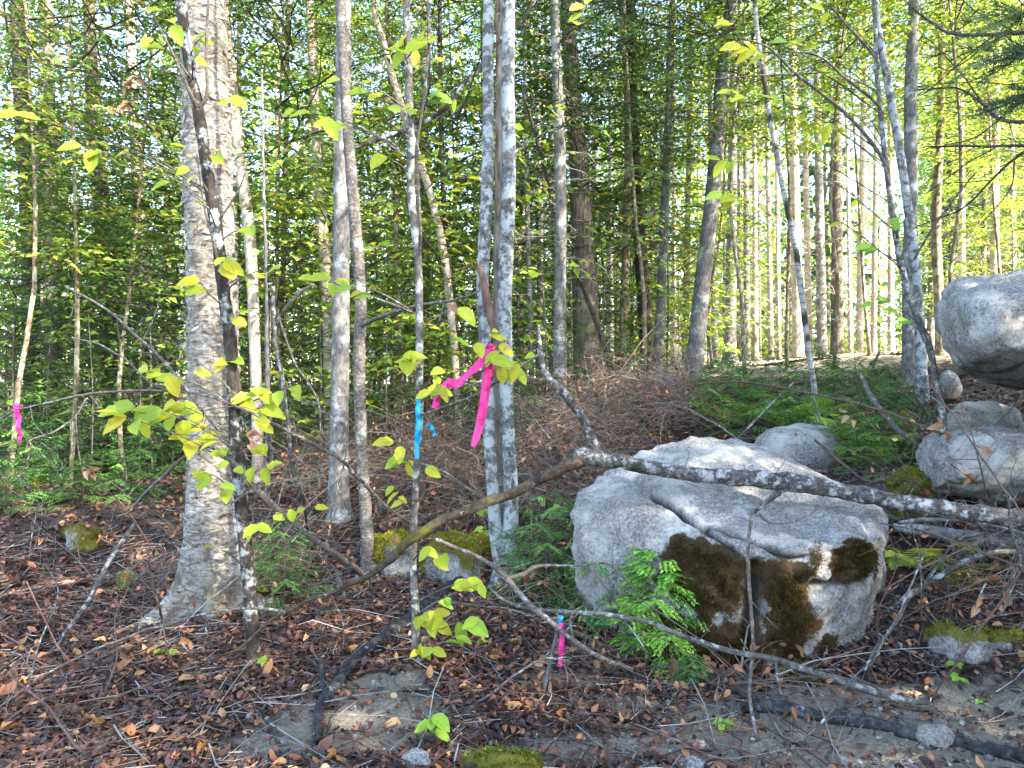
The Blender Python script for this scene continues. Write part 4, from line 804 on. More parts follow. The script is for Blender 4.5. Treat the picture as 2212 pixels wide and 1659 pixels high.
# the great lichen log across the boulder with its upright limb and its mossy downward branch
branch('lichen_log', 'thick fallen limb crusted with white lichen lying across the split boulder',
       [(1240, 982, 30, 4.10), (1275, 986, 37, 4.10), (1330, 995, 33, 4.10), (1450, 1016, 31, 4.10), (1600, 1032, 35, 4.06), (1720, 1040, 39, 4.0), (1800, 1056, 35, 3.95), (1900, 1076, 37, 3.88), (2050, 1100, 38, 3.78), (2212, 1122, 40, 3.68), (2420, 1150, 42, 3.55)], 'log',
       [[(1290, 985, 30, 4.10), (1275, 945, 23, 4.10), (1256, 900, 21, 4.11), (1225, 855, 22, 4.12), (1190, 822, 18, 4.14), (1172, 790, 14, 4.16), (1166, 745, 11, 4.17), (1164, 702, 8, 4.18)],
        ('mossylog', [(1262, 996, 28, 4.06), (1200, 1016, 22, 3.95), (1105, 1065, 22, 3.75), (1000, 1105, 21, 3.62), (930, 1138, 20, 3.55), (880, 1172, 20, 3.52), (840, 1212, 17, 3.50), (800, 1245, 14, 3.48), (737, 1272, 9, 3.46), (617, 1323, 7, 3.44), (533, 1383, 6, 3.42), (500, 1406, 6, 3.38), (400, 1443, 5.5, 3.3), (317, 1479, 5, 3.24), (187, 1529, 4, 3.12)]),
        ('twig', [(617, 1323, 6, 3.44), (500, 1316, 5, 3.42), (350, 1353, 5, 3.36), (233, 1396, 5, 3.3), (100, 1456, 4, 3.2), (0, 1526, 3, 3.1)]),
        ('deadwood', [(1256, 1000, 12, 4.02), (1225, 1008, 22, 3.96), (1190, 1022, 23, 3.89), (1165, 1036, 14, 3.86)]),
        [(1680, 1062, 16, 4.0), (1655, 1085, 11, 3.96), (1630, 1106, 7, 3.9)]], seg=18, amp=.16, freq=22, n=150, jit=.01, sprigs=10, seed=3)
branch('hanging_root', 'thin pale root dangling down the face of the split boulder', [(1628, 1098, 7, 3.50), (1617, 1160, 8, 3.48), (1617, 1240, 8, 3.46), (1624, 1339, 8, 3.42), (1627, 1406, 8, 3.34), (1620, 1506, 8, 3.1), (1650, 1665, 6, 2.8)], 'twig', [[(1640, 1110, 5, 3.5), (1665, 1130, 4, 3.5), (1720, 1125, 4, 3.52), (1770, 1095, 3, 3.6)], [(1626, 1420, 4, 3.32), (1600, 1380, 3, 3.34)]], cat='root', sprigs=7, seed=5)
branch('dark_log', 'dark half rotten log running from the sandy patch toward the twin stems', [(690, 1610), (693, 1523), (735, 1478), (757, 1440), (820, 1392), (877, 1350), (950, 1292), (1004, 1258), (1054, 1218)] and [(688, 1610, 20), (693, 1530, 24), (735, 1480, 28), (760, 1445, 26), (820, 1397, 27), (877, 1354, 28), (950, 1296, 27), (1004, 1262, 25), (1054, 1224, 20)], 'char', [[(693, 1420, 13, 3.5), (698, 1460, 14, 3.45), (697, 1500, 14)]], cat='log', seg=12, amp=.18, freq=18, seed=7)
branch('charred_log', 'charred black pole flecked with white lichen on the sandy soil', [(1600, 1536, 34), (1640, 1540, 30), (1707, 1545, 27), (1807, 1565, 27), (1907, 1577, 26), (1974, 1598, 26), (2074, 1616, 26), (2174, 1640, 28), (2260, 1664, 30)], 'char', cat='log', seg=12, amp=.16, freq=18, seed=9)
branch('spotted_pole', 'long speckled fallen branch running past the boulder foot', [(1054, 1266, 5, 3.75), (1104, 1306, 8, 3.65), (1204, 1319, 8, 3.5), (1304, 1326, 10, 3.42), (1404, 1346, 11, 3.36), (1474, 1375, 11, 3.33), (1574, 1403, 12, 3.30), (1674, 1424, 13, 3.28), (1774, 1456, 15, 3.22), (1874, 1488, 17, 3.16), (1957, 1513, 14, 3.12), (2010, 1520, 8, 3.1)], 'pale_sapling', [[(1330, 1328, 6, 3.42), (1360, 1355, 4, 3.4), (1400, 1410, 3, 3.36)], [(1675, 1424, 8, 3.28), (1680, 1455, 7, 3.25), (1690, 1500, 6, 3.2)]], seg=10, amp=.08, sprigs=14, seed=11)
branch('bent_pole', 'grey bare pole crossing in front of the steel rod', [(937, 1163, 8, 3.8), (1037, 1206, 9, 3.7), (1087, 1239, 13, 3.62), (1137, 1299, 12, 3.5), (1184, 1339, 12, 3.35), (1237, 1379, 11, 3.3), (1304, 1423, 11, 3.3), (1367, 1446, 8, 3.3)], 'twig', [[(1095, 1250, 10, 3.62), (1130, 1240, 10, 3.65), (1160, 1222, 8, 3.68), (1250, 1222, 5, 3.7), (1310, 1218, 5, 3.72), (1360, 1262, 4, 3.72)], [(1237, 1379, 6, 3.3), (1235, 1330, 4, 3.32), (1260, 1310, 3, 3.35)]], seg=9, sprigs=10, seed=13)
branch('brown_pole', 'brown barkless stick lying behind the steel rod', [(1137, 1330, 12), (1237, 1372, 15), (1300, 1400, 15), (1375, 1430, 12)], 'deadwood', seg=9, sprigs=3, seed=15)
branch('lichen_stick', 'straight grey lichen stick propped in the litter left of the birch', [(293, 1129, 9, 4.3), (262, 1175, 10, 4.2), (233, 1216, 10, 4.1), (200, 1283, 10, 3.95), (150, 1359, 10, 3.8), (128, 1402, 9)], 'pale_sapling', seg=9, sprigs=5, seed=17)
branch('arched_twig', 'thin bent twig arching through the litter at the frame corner', [(0, 1367, 4, 3.3), (57, 1406, 4, 3.2), (23, 1453, 5, 3.1), (110, 1533, 6, 2.95), (160, 1606, 7, 2.8), (225, 1665, 7, 2.68)], 'redtwig', [[(57, 1255, 3, 3.3), (110, 1370, 4, 3.25), (150, 1430, 4, 3.2)], [(75, 1515, 3, 3.0), (72, 1510, 3, 3.0), (10, 1560, 3, 2.95)]], seg=7, sprigs=10, seed=19)
branch('dark_limb', 'dark bare limb slanting down from the birch foot to the litter', [(280, 1106, 6, 3.9), (343, 1036, 8, 3.8), (430, 966, 8, 3.72), (483, 980, 9, 3.68), (520, 1016, 10, 3.66), (567, 1073, 13, 3.66), (607, 1106, 13, 3.7), (680, 1165, 12, 3.8), (750, 1215, 12, 3.95), (792, 1248, 12, 4.2)], 'twig', [[(567, 1073, 6, 3.66), (545, 1060, 5, 3.62), (500, 1090, 4, 3.6)]], seg=9, sprigs=9, seed=21)
branch('grey_log', 'thick grey weathered log under the lichen log on the right slope', [(1930, 1140, 20, 4.5), (2040, 1154, 32, 4.4), (2140, 1172, 38, 4.3), (2260, 1195, 44, 4.2)], 'grey', [[(1940, 1130, 8, 4.4), (2040, 1122, 10, 4.2), (2150, 1135, 9, 4.0), (2230, 1160, 9, 3.9)]], cat='log', seg=12, sprigs=4, seed=23)
branch('grey_pole', 'pale curved pole leaning up the right slope from the boulder foot', [(1855, 1370, 11), (1915, 1325, 13, 3.95), (1974, 1279, 14, 3.95), (2030, 1244, 13, 3.95), (2074, 1219, 12, 3.95), (2140, 1196, 11, 3.95), (2230, 1188, 10, 3.95)], 'pale_sapling', [[(1990, 1270, 8, 3.9), (2030, 1215, 6, 3.85), (2060, 1175, 5, 3.8), (2105, 1150, 3, 3.7)], [(1868, 1448, 5, 3.3), (1900, 1390, 6, 3.4), (1935, 1345, 6, 3.5), (1965, 1290, 5, 3.7)]], seg=10, sprigs=12, seed=25)
branch('leaning_dead_stick', 'dark dead stick leaning across the furrowed trunk onto the bank', [(1332, 838, 12, 9.0), (1290, 700, 11, 8.9), (1250, 600, 10, 8.8), (1215, 520, 9, 8.6), (1170, 340, 8, 8.4), (1130, 200, 6, 8.2)], 'dark', seg=8, seed=27)
branch('broken_red_limb', 'smooth red brown broken limb wedged against the twin lichen stems', [(1082, 820, 5, 4.98), (1078, 760, 12, 4.96), (1066, 705, 17, 4.94), (1050, 640, 18, 4.92), (1040, 590, 14, 4.9), (1033, 570, 8, 4.9)], 'redlimb', seg=10, seed=29)
branch('dark_side_limb', 'long dark limb rising behind the twin stems from the scaly trunk', [(768, 320, 10, 5.36), (837, 293, 10, 5.4), (897, 273, 10, 5.45), (970, 227, 10, 5.5), (1003, 180, 10, 5.5), (1040, 140, 9, 5.5), (1077, 90, 9, 5.5), (1130, 40, 8, 5.5), (1160, -8, 8, 5.5)], 'dark_lichen', [[(900, 270, 6, 5.45), (925, 200, 6, 5.3), (928, 100, 5, 5.2), (926, -5, 5, 5.1)], [(970, 227, 5, 5.5), (990, 250, 4, 5.4), (1060, 60, 3, 5.2)]], seg=8, sprigs=10, seed=31)
branch('dead_snag', 'thin dead bleached sapling snag with one raised side arm', [(665, 1180, 7), (657, 1086, 8, 5.2), (633, 1020, 9, 5.1), (617, 870, 9, 5.0), (596, 753, 9, 5.0), (592, 680, 9, 5.0), (590, 618, 7, 5.0)], 'pale_sapling', [[(596, 700, 9, 5.0), (612, 672, 8, 4.95), (645, 635, 8, 4.9), (680, 615, 5, 4.9)], [(602, 690, 5, 5.0), (640, 790, 4, 4.9), (690, 880, 4, 4.8), (690, 1060, 3, 4.9)]], seg=8, sprigs=8, cat='snag', seed=33)
branch('slim_pole', 'slim upright grey stem right behind the birch', [(578, 1085, 11), (580, 900, 10, 6.2), (577, 760, 9, 6.2), (576, 640, 7, 6.2), (570, 400, 6, 6.2), (566, 150, 4, 6.2)], 'grey', seg=7, sprigs=6, cat='sapling', seed=35)
branch('curving_twig', 'long thin dark twig sweeping across the birch trunk', [(-12, 908, 4, 3.6), (57, 880, 4, 3.55), (133, 863, 4.5, 3.5), (233, 846, 5, 3.45), (333, 843, 5, 3.42), (450, 856, 6, 3.42), (520, 883, 6, 3.44), (583, 913, 7, 3.5), (650, 946, 8, 3.6), (700, 973, 8, 3.7), (745, 1000, 8, 3.8), (800, 1060, 8, 4.0), (850, 1105, 6, 4.2), (915, 1145, 5, 4.4)], 'twig', seg=7, sprigs=14, seed=37)
branch('slanting_twig', 'bare grey twig with many side shoots slanting down to the birch', [(140, 618, 4, 3.5), (217, 660, 5, 3.5), (283, 713, 6, 3.5), (360, 786, 7, 3.5), (397, 833, 7, 3.5), (437, 886, 6, 3.5), (470, 930, 4, 3.55)], 'twig', [[(160, 730, 3, 3.5), (215, 745, 4, 3.5), (270, 775, 5, 3.48), (330, 830, 4, 3.48), (380, 845, 3, 3.48)], [(305, 745, 4, 3.5), (330, 690, 3, 3.55), (345, 640, 2, 3.6)], [(215, 660, 3, 3.5), (175, 640, 3, 3.6), (150, 690, 2, 3.6)]], seg=7, sprigs=14, seed=39)
branch('drooping_twig', 'thin drooping twig with withered tips below the pink flag', [(190, 860, 4, 3.4), (160, 900, 4, 3.38), (110, 935, 4, 3.36), (70, 950, 4, 3.34), (68, 970, 3, 3.33), (45, 1040, 3, 3.32), (70, 1055, 2, 3.3)], 'twig', [[(165, 895, 3, 3.4), (168, 960, 3, 3.4), (180, 1030, 2, 3.4)]], seg=6, sprigs=8, seed=41)
branch('bowed_twig', 'grey bowed side branch reaching from the scaly trunk toward the twin stems', [(786, 700, 10, 5.3), (820, 685, 9, 5.1), (870, 668, 8, 4.9), (930, 655, 7, 4.7), (985, 648, 6, 4.5), (1015, 638, 5, 4.4), (1035, 628, 4, 4.3)], 'twig', [[(850, 675, 4, 5.0), (870, 640, 3, 4.9), (900, 590, 2, 4.8)], [(960, 652, 3, 4.6), (950, 690, 2, 4.5)]], seg=7, sprigs=8, seed=43)
for k, (lb, pts) in enumerate([
    ('thin twig rising from the pebbly soil left of the steel rod', [(1010, 1532, 5), (1060, 1498, 5, 3.2), (1115, 1455, 5, 3.2), (1175, 1424, 5, 3.2), (1230, 1426, 4, 3.2)]),
    ('crooked pale stick on dark litter near the dark sapling foot', [(533, 1483, 8), (550, 1530, 8), (575, 1585, 7), (590, 1620, 5)]),
    ('brown stick lying below the dark sapling foot', [(545, 1455, 6), (590, 1490, 7), (630, 1535, 7), (650, 1560, 5)]),
    ('long thin dark twig lying flat across the litter', [(20, 1440, 4), (150, 1420, 5), (300, 1400, 5), (450, 1370, 4), (620, 1345, 3)]),
    ('thin reddish twig bowed along the soil below the boulder', [(1474, 1505, 5), (1560, 1496, 5), (1650, 1480, 6), (1740, 1472, 5), (1830, 1478, 4)]),
    ('thin speckled stick standing out of the soil by the charred log', [(1660, 1650, 5), (1740, 1590, 5, 2.9), (1800, 1530, 5, 2.95), (1840, 1470, 4, 3.0), (1900, 1410, 3, 3.1)]),
    ('pale twig caught between brush and the broad boulder', [(1760, 950, 6, 5.2), (1830, 1010, 7, 5.0), (1880, 1040, 8, 4.9), (1960, 1030, 9, 4.8), (2030, 1060, 8, 4.7)]),
    ('slim pale pole leaning out of the bank ferns', [(1860, 870, 5, 7.2), (1880, 810, 6, 7.1), (1900, 760, 5, 7.0)]),
    ('thin white twig slanting over the round boulder', [(1480, 880, 4, 5.6), (1560, 925, 5, 5.3), (1640, 985, 5, 5.1), (1700, 1000, 5, 5.0), (1770, 1020, 6, 4.8)]),
    ('long white speckled twig leaning right over the bank plants', [(1560, 980, 4, 5.6), (1640, 900, 4, 5.5), (1710, 830, 3, 5.5), (1735, 800, 2, 5.5)]),
    ('thin dark spray of twigs arching over the bank ferns', [(1500, 830, 3, 5.6), (1600, 825, 4, 5.6), (1700, 840, 5, 5.5), (1800, 860, 6, 5.3), (1900, 885, 7, 5.1), (1990, 920, 7, 4.9), (2030, 935, 6, 4.7)]),
    ('dark crooked bough sloping beneath the young hemlocks', [(1860, 810, 9, 6.0), (1890, 870, 12, 5.8), (1930, 920, 12, 5.6), (1980, 960, 9, 5.3), (2010, 1010, 6, 5.1)]),
    ('red brown arched stem with withered leaves near the perched boulder', [(2230, 1140, 4, 3.4), (2170, 1060, 4, 3.6), (2110, 970, 4, 3.8), (2060, 900, 3, 4.0), (2010, 830, 3, 4.2)]),
    ('thin red stem curving beneath the lichen log', [(1900, 1130, 3, 3.5), (2000, 1150, 4, 3.4), (2100, 1185, 5, 3.3), (2212, 1230, 5, 3.2)]),
    ('bare twig rising past the mossy capped rock', [(2010, 1520, 4), (2060, 1440, 5, 3.1), (2110, 1370, 5, 3.1), (2170, 1290, 5, 3.1), (2220, 1200, 4, 3.1)]),
    ('slender upright twig over the mossy capped rock', [(2160, 1330, 4, 3.3), (2190, 1260, 5, 3.3), (2205, 1210, 5, 3.3), (2180, 1130, 4, 3.3), (2185, 1060, 3, 3.3)]),
    ('bleached twig arching from the boulder foot to the right litter', [(1870, 1470, 4), (1890, 1420, 5, 3.2), (1930, 1350, 5, 3.25), (1970, 1260, 4, 3.3), (2000, 1190, 3, 3.35)]),
    ('pale stick lying on the leaves left of the birch roots', [(255, 1360, 8), (300, 1335, 8), (340, 1312, 7)]),
    ('dark stick lying flat in front of the birch roots', [(100, 1345, 7), (190, 1360, 8), (290, 1375, 8), (350, 1385, 6)]),
    ('grey stick on litter below the mossy stone', [(5, 1168, 7), (60, 1155, 8), (120, 1140, 8)]),
    ('thin stick slanting through the brush left of the twin stems', [(905, 1000, 5, 5.6), (960, 1020, 6, 5.6), (1010, 1055, 7, 5.5), (1045, 1075, 6, 5.4)]),
    ('mossy grey stick leaning against the scaly trunk foot', [(705, 1210, 8), (725, 1240, 11), (735, 1270, 13), (745, 1300, 10)]),
    ('upright thin shoot between the litter and the birch root', [(350, 1350, 5), (345, 1315, 6, 4.1), (335, 1280, 6, 4.05), (330, 1240, 4, 4.0)]),
]):
    branch('fallen_twig', lb, pts, ['twig', 'pale_sapling', 'redtwig', 'twig'][k % 4] if k not in (12, 13, 4) else 'redtwig', seg=7, sprigs=5 + k % 4, seed=60 + k, cat='twig')

# ------------------------------------------------------------------ leafy saplings of the foreground (stem > twigs > single leaves)
def leafmesh(name, V, Q, mat):
    mb = MB(); mb.add(V, Q); return mb.mesh(name, M[mat], True)
LM = {'beech': [leafmesh('leaf', BEECH_V, BEECH_Q, 'beech'), leafmesh('leaf', BEECH2_V, BEECH2_Q, 'beech')],
      'green': [leafmesh('leaf', BEECH_V, BEECH_Q, 'greenleaf'), leafmesh('leaf', BEECH2_V, BEECH2_Q, 'greenleaf')],
      'tan': [leafmesh('leaf', v, q, 'tanleaf') for v, q in DEAD[:4]], 'dead': [leafmesh('fallen_leaf', v, q, 'deadleaf') for v, q in DEAD]}
rl = np.random.default_rng(99)
def put_leaf(parent, base, pos, d, nrm, size, kind='beech', name='leaf'):
    o = obj(name, LM[kind][rl.integers(0, len(LM[kind]))], parent); Rm = frames(np.array([d], float), np.array([nrm], float))[0]
    m = Matrix(((Rm[0][0], Rm[0][1], Rm[0][2]), (Rm[1][0], Rm[1][1], Rm[1][2]), (Rm[2][0], Rm[2][1], Rm[2][2]))).to_4x4() @ Matrix.Diagonal((size, size, size, 1)); m.translation = Vector(tuple(np.asarray(pos) - base))
    o.matrix_local = m; return o
def cluster(e, base, a, px, py, d, n, size, kind='beech', tw=.0030, out=None):
    """twig from point a to the pixel, with n leaves fanned about its tip"""
    tip = unp(px, py, d); L = np.linalg.norm(tip - a); mid = (a + tip) / 2 + np.array([0, 0, .06 * L]) + rl.normal(0, .03 * L, 3)
    S = smooth_path(np.c_[np.array([a, mid, tip]), [tw * 1.4 + .0006, tw, .0011]], max(8, int(L * 22)))
    mb = MB(); v, q, t = tube(S, 5); mb.add(v, q, t); tg_ = obj('twig', mb.mesh('twig', M['twig'], True, base), e)
    ax = norm(tip - mid); hx = 1 if ax[0] >= 0 else -1
    for k in range(n):
        f = 1 - .5 * (k / max(1, n)) * min(1, .22 / max(L, .05)); i = int(f * (len(S) - 1)); p = S[i, :3]
        sd = (k % 2) * 2 - 1
        dv = np.array([ax[0] * .8 + (rl.normal(0, .35) if n > 1 else 0) + .75 * sd * (n > 1) * abs(rl.normal(.6, .3)) * (1 if rl.random() < .7 else hx), -.35 + rl.normal(0, .35), -.28 + rl.normal(0, .25)])
        nr = np.array([rl.normal(0, .3), -.85 + rl.normal(0, .35), .75])
        put_leaf(tg_, base, p, dv, nr, size / F * d * rl.uniform(.7, 1.15), kind)
def stem_at(S, py):
    pr = project(S[:, :3]); return S[int(np.argmin(np.abs(pr[:, 1] - py))), :3]
def sapling(name, label, path, d, mat, clusters, H, limbs=(), seg=16, amp=.10, d_top=None, tans=()):
    W = stem_world(path, d, d_top, H); S = smooth_path(W, 170); base = W[1, :3].copy(); base[2] = g1(base[0], base[1])
    S[2:-2, :2] += np.c_[vnoise(S[2:-2, :3] * 5, 3), vnoise(S[2:-2, :3] * 5 + 30, 3)] * .006
    e = empty(name, base); tag(e, label, 'sapling'); mb = MB(); v, q, t = tube(S, seg, amp, 30, 6, True, .8); mb.add(v, q, t); obj('stem', mb.mesh('stem', M[mat], True, base), e)
    for lb in limbs:
        Sb = branch_rows(lb); m2 = MB(); v, q, t = tube(Sb, 8, .08, 40); m2.add(v, q, t); obj('limb', m2.mesh('limb', M['twig'], True, base), e)
    for c in clusters:
        px, py, n, size = c[:4]; kind = c[4] if len(c) > 4 else 'beech'; dd = d + rl.uniform(-.45, .1); st = stem_at(S, py + abs(px - path[0][0]) * .28 + 25)
        cluster(e, base, st, px, py, dd, n, size, kind)
    return e, S, base
sapling('dark_beech_sapling', 'dark young beech stem with white lichen blotches in front of the birch',
    [(548, 1432, 32), (541, 1300, 29), (527, 1150, 28), (512, 960, 28), (501, 790, 27), (482, 620, 26), (457, 430, 25), (428, 240, 25), (405, 110, 24), (392, 0, 22)], 3.73, 'dark_lichen',
    [(350, 22, 3, 52), (330, 82, 3, 52), (440, 75, 2, 44), (425, 118, 2, 40), (45, 246, 2, 50), (175, 316, 3, 46), (240, 322, 2, 42), (325, 376, 2, 48), (402, 318, 2, 36), (408, 362, 2, 44), (470, 326, 3, 44), (495, 212, 2, 40), (535, 490, 3, 46), (430, 440, 1, 36), (485, 556, 4, 46), (432, 606, 2, 48), (505, 692, 2, 44), (498, 768, 3, 44), (430, 800, 2, 40),
     (250, 893, 5, 62), (290, 880, 4, 58), (350, 885, 4, 58), (380, 870, 3, 50), (425, 880, 4, 58), (452, 925, 3, 52), (400, 945, 3, 50), (540, 850, 4, 52), (590, 870, 3, 50), (565, 905, 3, 46), (440, 1020, 3, 44), (475, 1048, 2, 46), (470, 955, 3, 40), (560, 1135, 3, 44), (680, 1096, 2, 36), (545, 1010, 2, 40), (560, 960, 2, 42), (640, 832, 3, 44), (360, 812, 3, 50), (320, 800, 3, 46), (590, 1000, 3, 42), (460, 1180, 1, 30), (625, 1100, 2, 34), (575, 1420, 3, 30), (495, 1000, 2, 36), (610, 575, 2, 38), (560, 600, 1, 34)], 6.5,
    limbs=[[(428, 240, 12, 3.73), (410, 200, 9, 3.65), (370, 110, 6, 3.55), (330, 30, 4, 3.5)], [(430, 235, 10, 3.72), (448, 200, 8, 3.7), (445, 110, 6, 3.65), (450, -5, 5, 3.6)], [(470, 560, 6, 3.7), (440, 440, 4, 3.6), (425, 330, 3, 3.5)], [(478, 470, 4, 3.7), (520, 400, 3, 3.65), (545, 310, 2, 3.6)]])
e_b, S_b, b_b = sapling('blue_flagged_sapling', 'slender pale sapling with a strip of blue tape down its stem',
    [(903, 1442, 26), (899, 1330, 18), (893, 1200, 15), (896, 1100, 15), (900, 1000, 15), (905, 860, 16), (906, 700, 16), (903, 560, 17), (890, 430, 17), (886, 280, 17), (882, 130, 16), (877, 0, 15)], 3.68, 'pale_sapling',
    [(880, 92, 4, 56), (915, 95, 4, 52), (870, 110, 2, 44), (955, 125, 2, 44), (970, 110, 1, 40), (865, 242, 3, 44), (790, 200, 2, 42), (790, 245, 2, 42), (830, 335, 1, 46), (955, 195, 3, 44, 'green'), (985, 215, 2, 40, 'green'), (965, 308, 2, 40), (870, 770, 3, 56), (900, 780, 2, 50), (945, 830, 4, 50), (960, 800, 2, 44), (930, 845, 2, 44), (850, 955, 2, 46), (872, 985, 3, 44), (850, 1050, 2, 36), (920, 1010, 1, 40), (860, 1075, 2, 34), (950, 1200, 2, 50), (930, 1180, 2, 36), (1010, 1250, 4, 42), (1035, 1262, 3, 40), (940, 1320, 4, 50), (955, 1335, 3, 46), (915, 1325, 3, 42), (1030, 1335, 3, 52, 'green'), (910, 1390, 3, 40), (935, 1400, 2, 40), (985, 1375, 2, 40), (990, 665, 1, 52), (735, 172, 2, 42), (700, 258, 4, 46), (710, 272, 2, 44), (635, 236, 2, 40), (715, 600, 3, 46), (760, 622, 3, 44), (680, 600, 2, 40), (965, 1290, 2, 36, 'green')], 6.0,
    limbs=[[(900, 900, 6, 3.68), (935, 888, 6, 3.55), (985, 870, 6, 3.4), (1035, 850, 6, 3.3), (1065, 830, 6, 3.25), (1100, 810, 6, 3.2), (1135, 785, 5, 3.2), (1165, 765, 4, 3.2)], [(903, 560, 9, 3.68), (908, 500, 8, 3.6), (900, 330, 7, 3.5), (912, 240, 6, 3.45), (925, 120, 6, 3.4), (925, 0, 5, 3.4)]])
for px, py, n, s, k in ((1085, 735, 2, 40, 'beech'), (1060, 775, 3, 50, 'beech'), (1085, 790, 2, 44, 'beech'), (1120, 785, 3, 52, 'beech'), (1135, 770, 1, 46, 'beech'), (1075, 715, 2, 30, 'beech'), (1095, 745, 1, 30, 'tan'), (1030, 740, 2, 40, 'beech'), (975, 660, 1, 44, 'tan')):
    cluster(e_b, b_b, unp(px - 30, py + 45, 3.25), px, py, 3.1, n, s, k)
# yellow pair hanging at the top, and withered leaf bunches
def hanging(label, px, py, d, n, size, kind, a, name='leaf_spray'):
    e = empty(name, unp(*a)); tag(e, label, 'leaves'); cluster(e, unp(*a), unp(*a), px, py, d, n, size, kind)
hanging('yellow leaf pair dangling above the wide furrowed trunk', 1262, 12, 3.3, 2, 48, 'beech', (1330, -40, 3.5))
hanging('lower yellow leaf pair dangling before the wide furrowed trunk', 1248, 55, 3.3, 2, 44, 'beech', (1300, -20, 3.4))
hanging('bunch of withered tan leaves hanging left of the birch', 275, 190, 5.0, 9, 20, 'tan', (372, 145, 4.9), 'withered_spray')
hanging('lower bunch of withered tan leaves hanging left of the birch', 255, 245, 5.0, 10, 18, 'tan', (345, 170, 4.95), 'withered_spray')
hanging('withered brown leaves on the curved peach trunk twig', 655, 340, 8.0, 10, 15, 'tan', (700, 400, 8.6), 'withered_spray')
hanging('withered leaves drooping beside the lichen stick', 195, 1020, 3.6, 4, 26, 'tan', (180, 1010, 3.6), 'withered_spray')
hanging('curled brown leaves hung on the dark limb by the birch', 545, 960, 3.5, 4, 28, 'tan', (520, 900, 3.5), 'withered_spray')
hanging('pale withered leaves on a thin stem above the round boulder', 1830, 890, 4.6, 4, 22, 'tan', (1850, 960, 4.7), 'withered_spray')
hanging('curled brown leaves on the red stem before the broad boulder', 2130, 975, 3.8, 4, 24, 'tan', (2100, 960, 3.85), 'withered_spray')
hanging('dry leaves on the lower red stem over the broad boulder', 2090, 1030, 3.9, 4, 24, 'tan', (2050, 1000, 3.9), 'withered_spray')
hanging('dead leaf tuft stuck on the thin grey sapling', 2040, 935, 4.4, 5, 30, 'tan', (2036, 905, 4.5), 'withered_spray')
hanging('dry leaves on the twig above the mossy capped rock', 2110, 1310, 3.2, 4, 26, 'tan', (2130, 1260, 3.2), 'withered_spray')
# slim grey sapling at the right with its long limbs
e_r, S_r, b_r = sapling('forked_grey_sapling', 'slim grey sapling with long bare limbs left of the perched boulder',
    [(2031, 1063, 15), (2038, 920, 15), (2021, 820, 14), (2008, 753, 14), (1975, 670, 14), (1945, 560, 13), (1928, 450, 12), (1910, 330, 11), (1900, 220, 10), (1893, 120, 9)], 4.7, 'pale_sapling',
    [(1905, 640, 3, 40, 'green'), (1885, 655, 2, 36, 'green'), (1960, 690, 2, 34, 'green'), (1880, 530, 3, 38, 'green'), (1930, 470, 2, 36), (1820, 480, 2, 36), (1790, 270, 3, 40), (1770, 230, 3, 38), (1600, 100, 3, 44), (1630, 110, 3, 40), (1580, 200, 3, 40), (1555, 345, 3, 40), (1560, 420, 3, 40), (1700, 90, 3, 42), (1740, 85, 3, 40), (1640, 205, 3, 38), (1780, 20, 3, 40), (1850, 225, 2, 38), (1600, 290, 3, 36), (1560, 40, 3, 36)], 5.5,
    limbs=[[(1945, 560, 8, 4.7), (1901, 333, 7, 4.65)] and [(1920, 400, 8, 4.7), (1900, 333, 8, 4.66), (1824, 243, 7, 4.6), (1720, 160, 6, 4.5), (1660, 103, 4, 4.45), (1590, 80, 3, 4.4)], [(1905, 260, 7, 4.7), (1895, 225, 6, 4.68), (1824, 167, 6, 4.6), (1767, 120, 5, 4.55), (1690, 110, 3, 4.5)], [(1898, 150, 6, 4.7), (1890, 123, 6, 4.7), (1840, 67, 5, 4.65), (1795, 15, 4, 4.6)], [(1975, 560, 5, 4.7), (2010, 500, 5, 4.6), (2060, 430, 4, 4.5), (2110, 370, 3, 4.4)], [(1720, 160, 4, 4.5), (1640, 163, 4, 4.45), (1555, 170, 3, 4.4), (1480, 175, 2, 4.35)]], d_top=4.9)
# bare conifer boughs reaching in from the right edge
for k, (lb, main, subs) in enumerate([
    ('dark bough with sparse needles, topmost of those reaching in past the forked trunk', [(2330, 60, 12, 4.6), (2212, 70, 9, 4.7), (2070, 75, 7, 4.9), (2000, 40, 5, 5.1), (1960, 5, 3, 5.2)], [[(2150, 75, 4, 4.8), (2080, 130, 3, 4.9), (2000, 200, 2, 5.0)], [(2200, 72, 4, 4.7), (2120, 30, 3, 4.8), (2060, -10, 2, 4.9)]]),
    ('dark crooked bare bough kinking down past the forked trunk', [(2330, 240, 12, 4.4), (2212, 262, 9, 4.5), (2160, 258, 8, 4.6), (2120, 220, 6, 4.7), (2060, 190, 4, 4.9), (1980, 195, 3, 5.1)], [[(2120, 220, 4, 4.7), (2060, 140, 3, 4.8), (2000, 80, 2, 5.0)], [(2160, 258, 4, 4.6), (2100, 300, 3, 4.7), (2010, 320, 2, 4.9)]]),
    ('thin dark bough level with the shoulder of the forked trunk', [(2330, 300, 9, 4.4), (2212, 315, 7, 4.5), (2100, 316, 5, 4.7), (1994, 318, 3, 5.0)], [[(2150, 318, 3, 4.6), (2080, 360, 3, 4.7), (2000, 420, 2, 4.9)]]),
    ('drooping dark bough just above the perched boulder', [(2330, 250, 9, 4.3), (2212, 330, 7, 4.4), (2150, 380, 5, 4.5), (2080, 450, 4, 4.7), (1980, 490, 2, 5.0)], [[(2190, 345, 4, 4.4), (2180, 410, 3, 4.4), (2120, 480, 2, 4.5)], [(2140, 390, 3, 4.5), (2060, 395, 2, 4.6)]])]):
    branch('conifer_bough', lb, main, 'dark', subs, seg=7, sprigs=22, seed=130 + k)
mbn = MB()
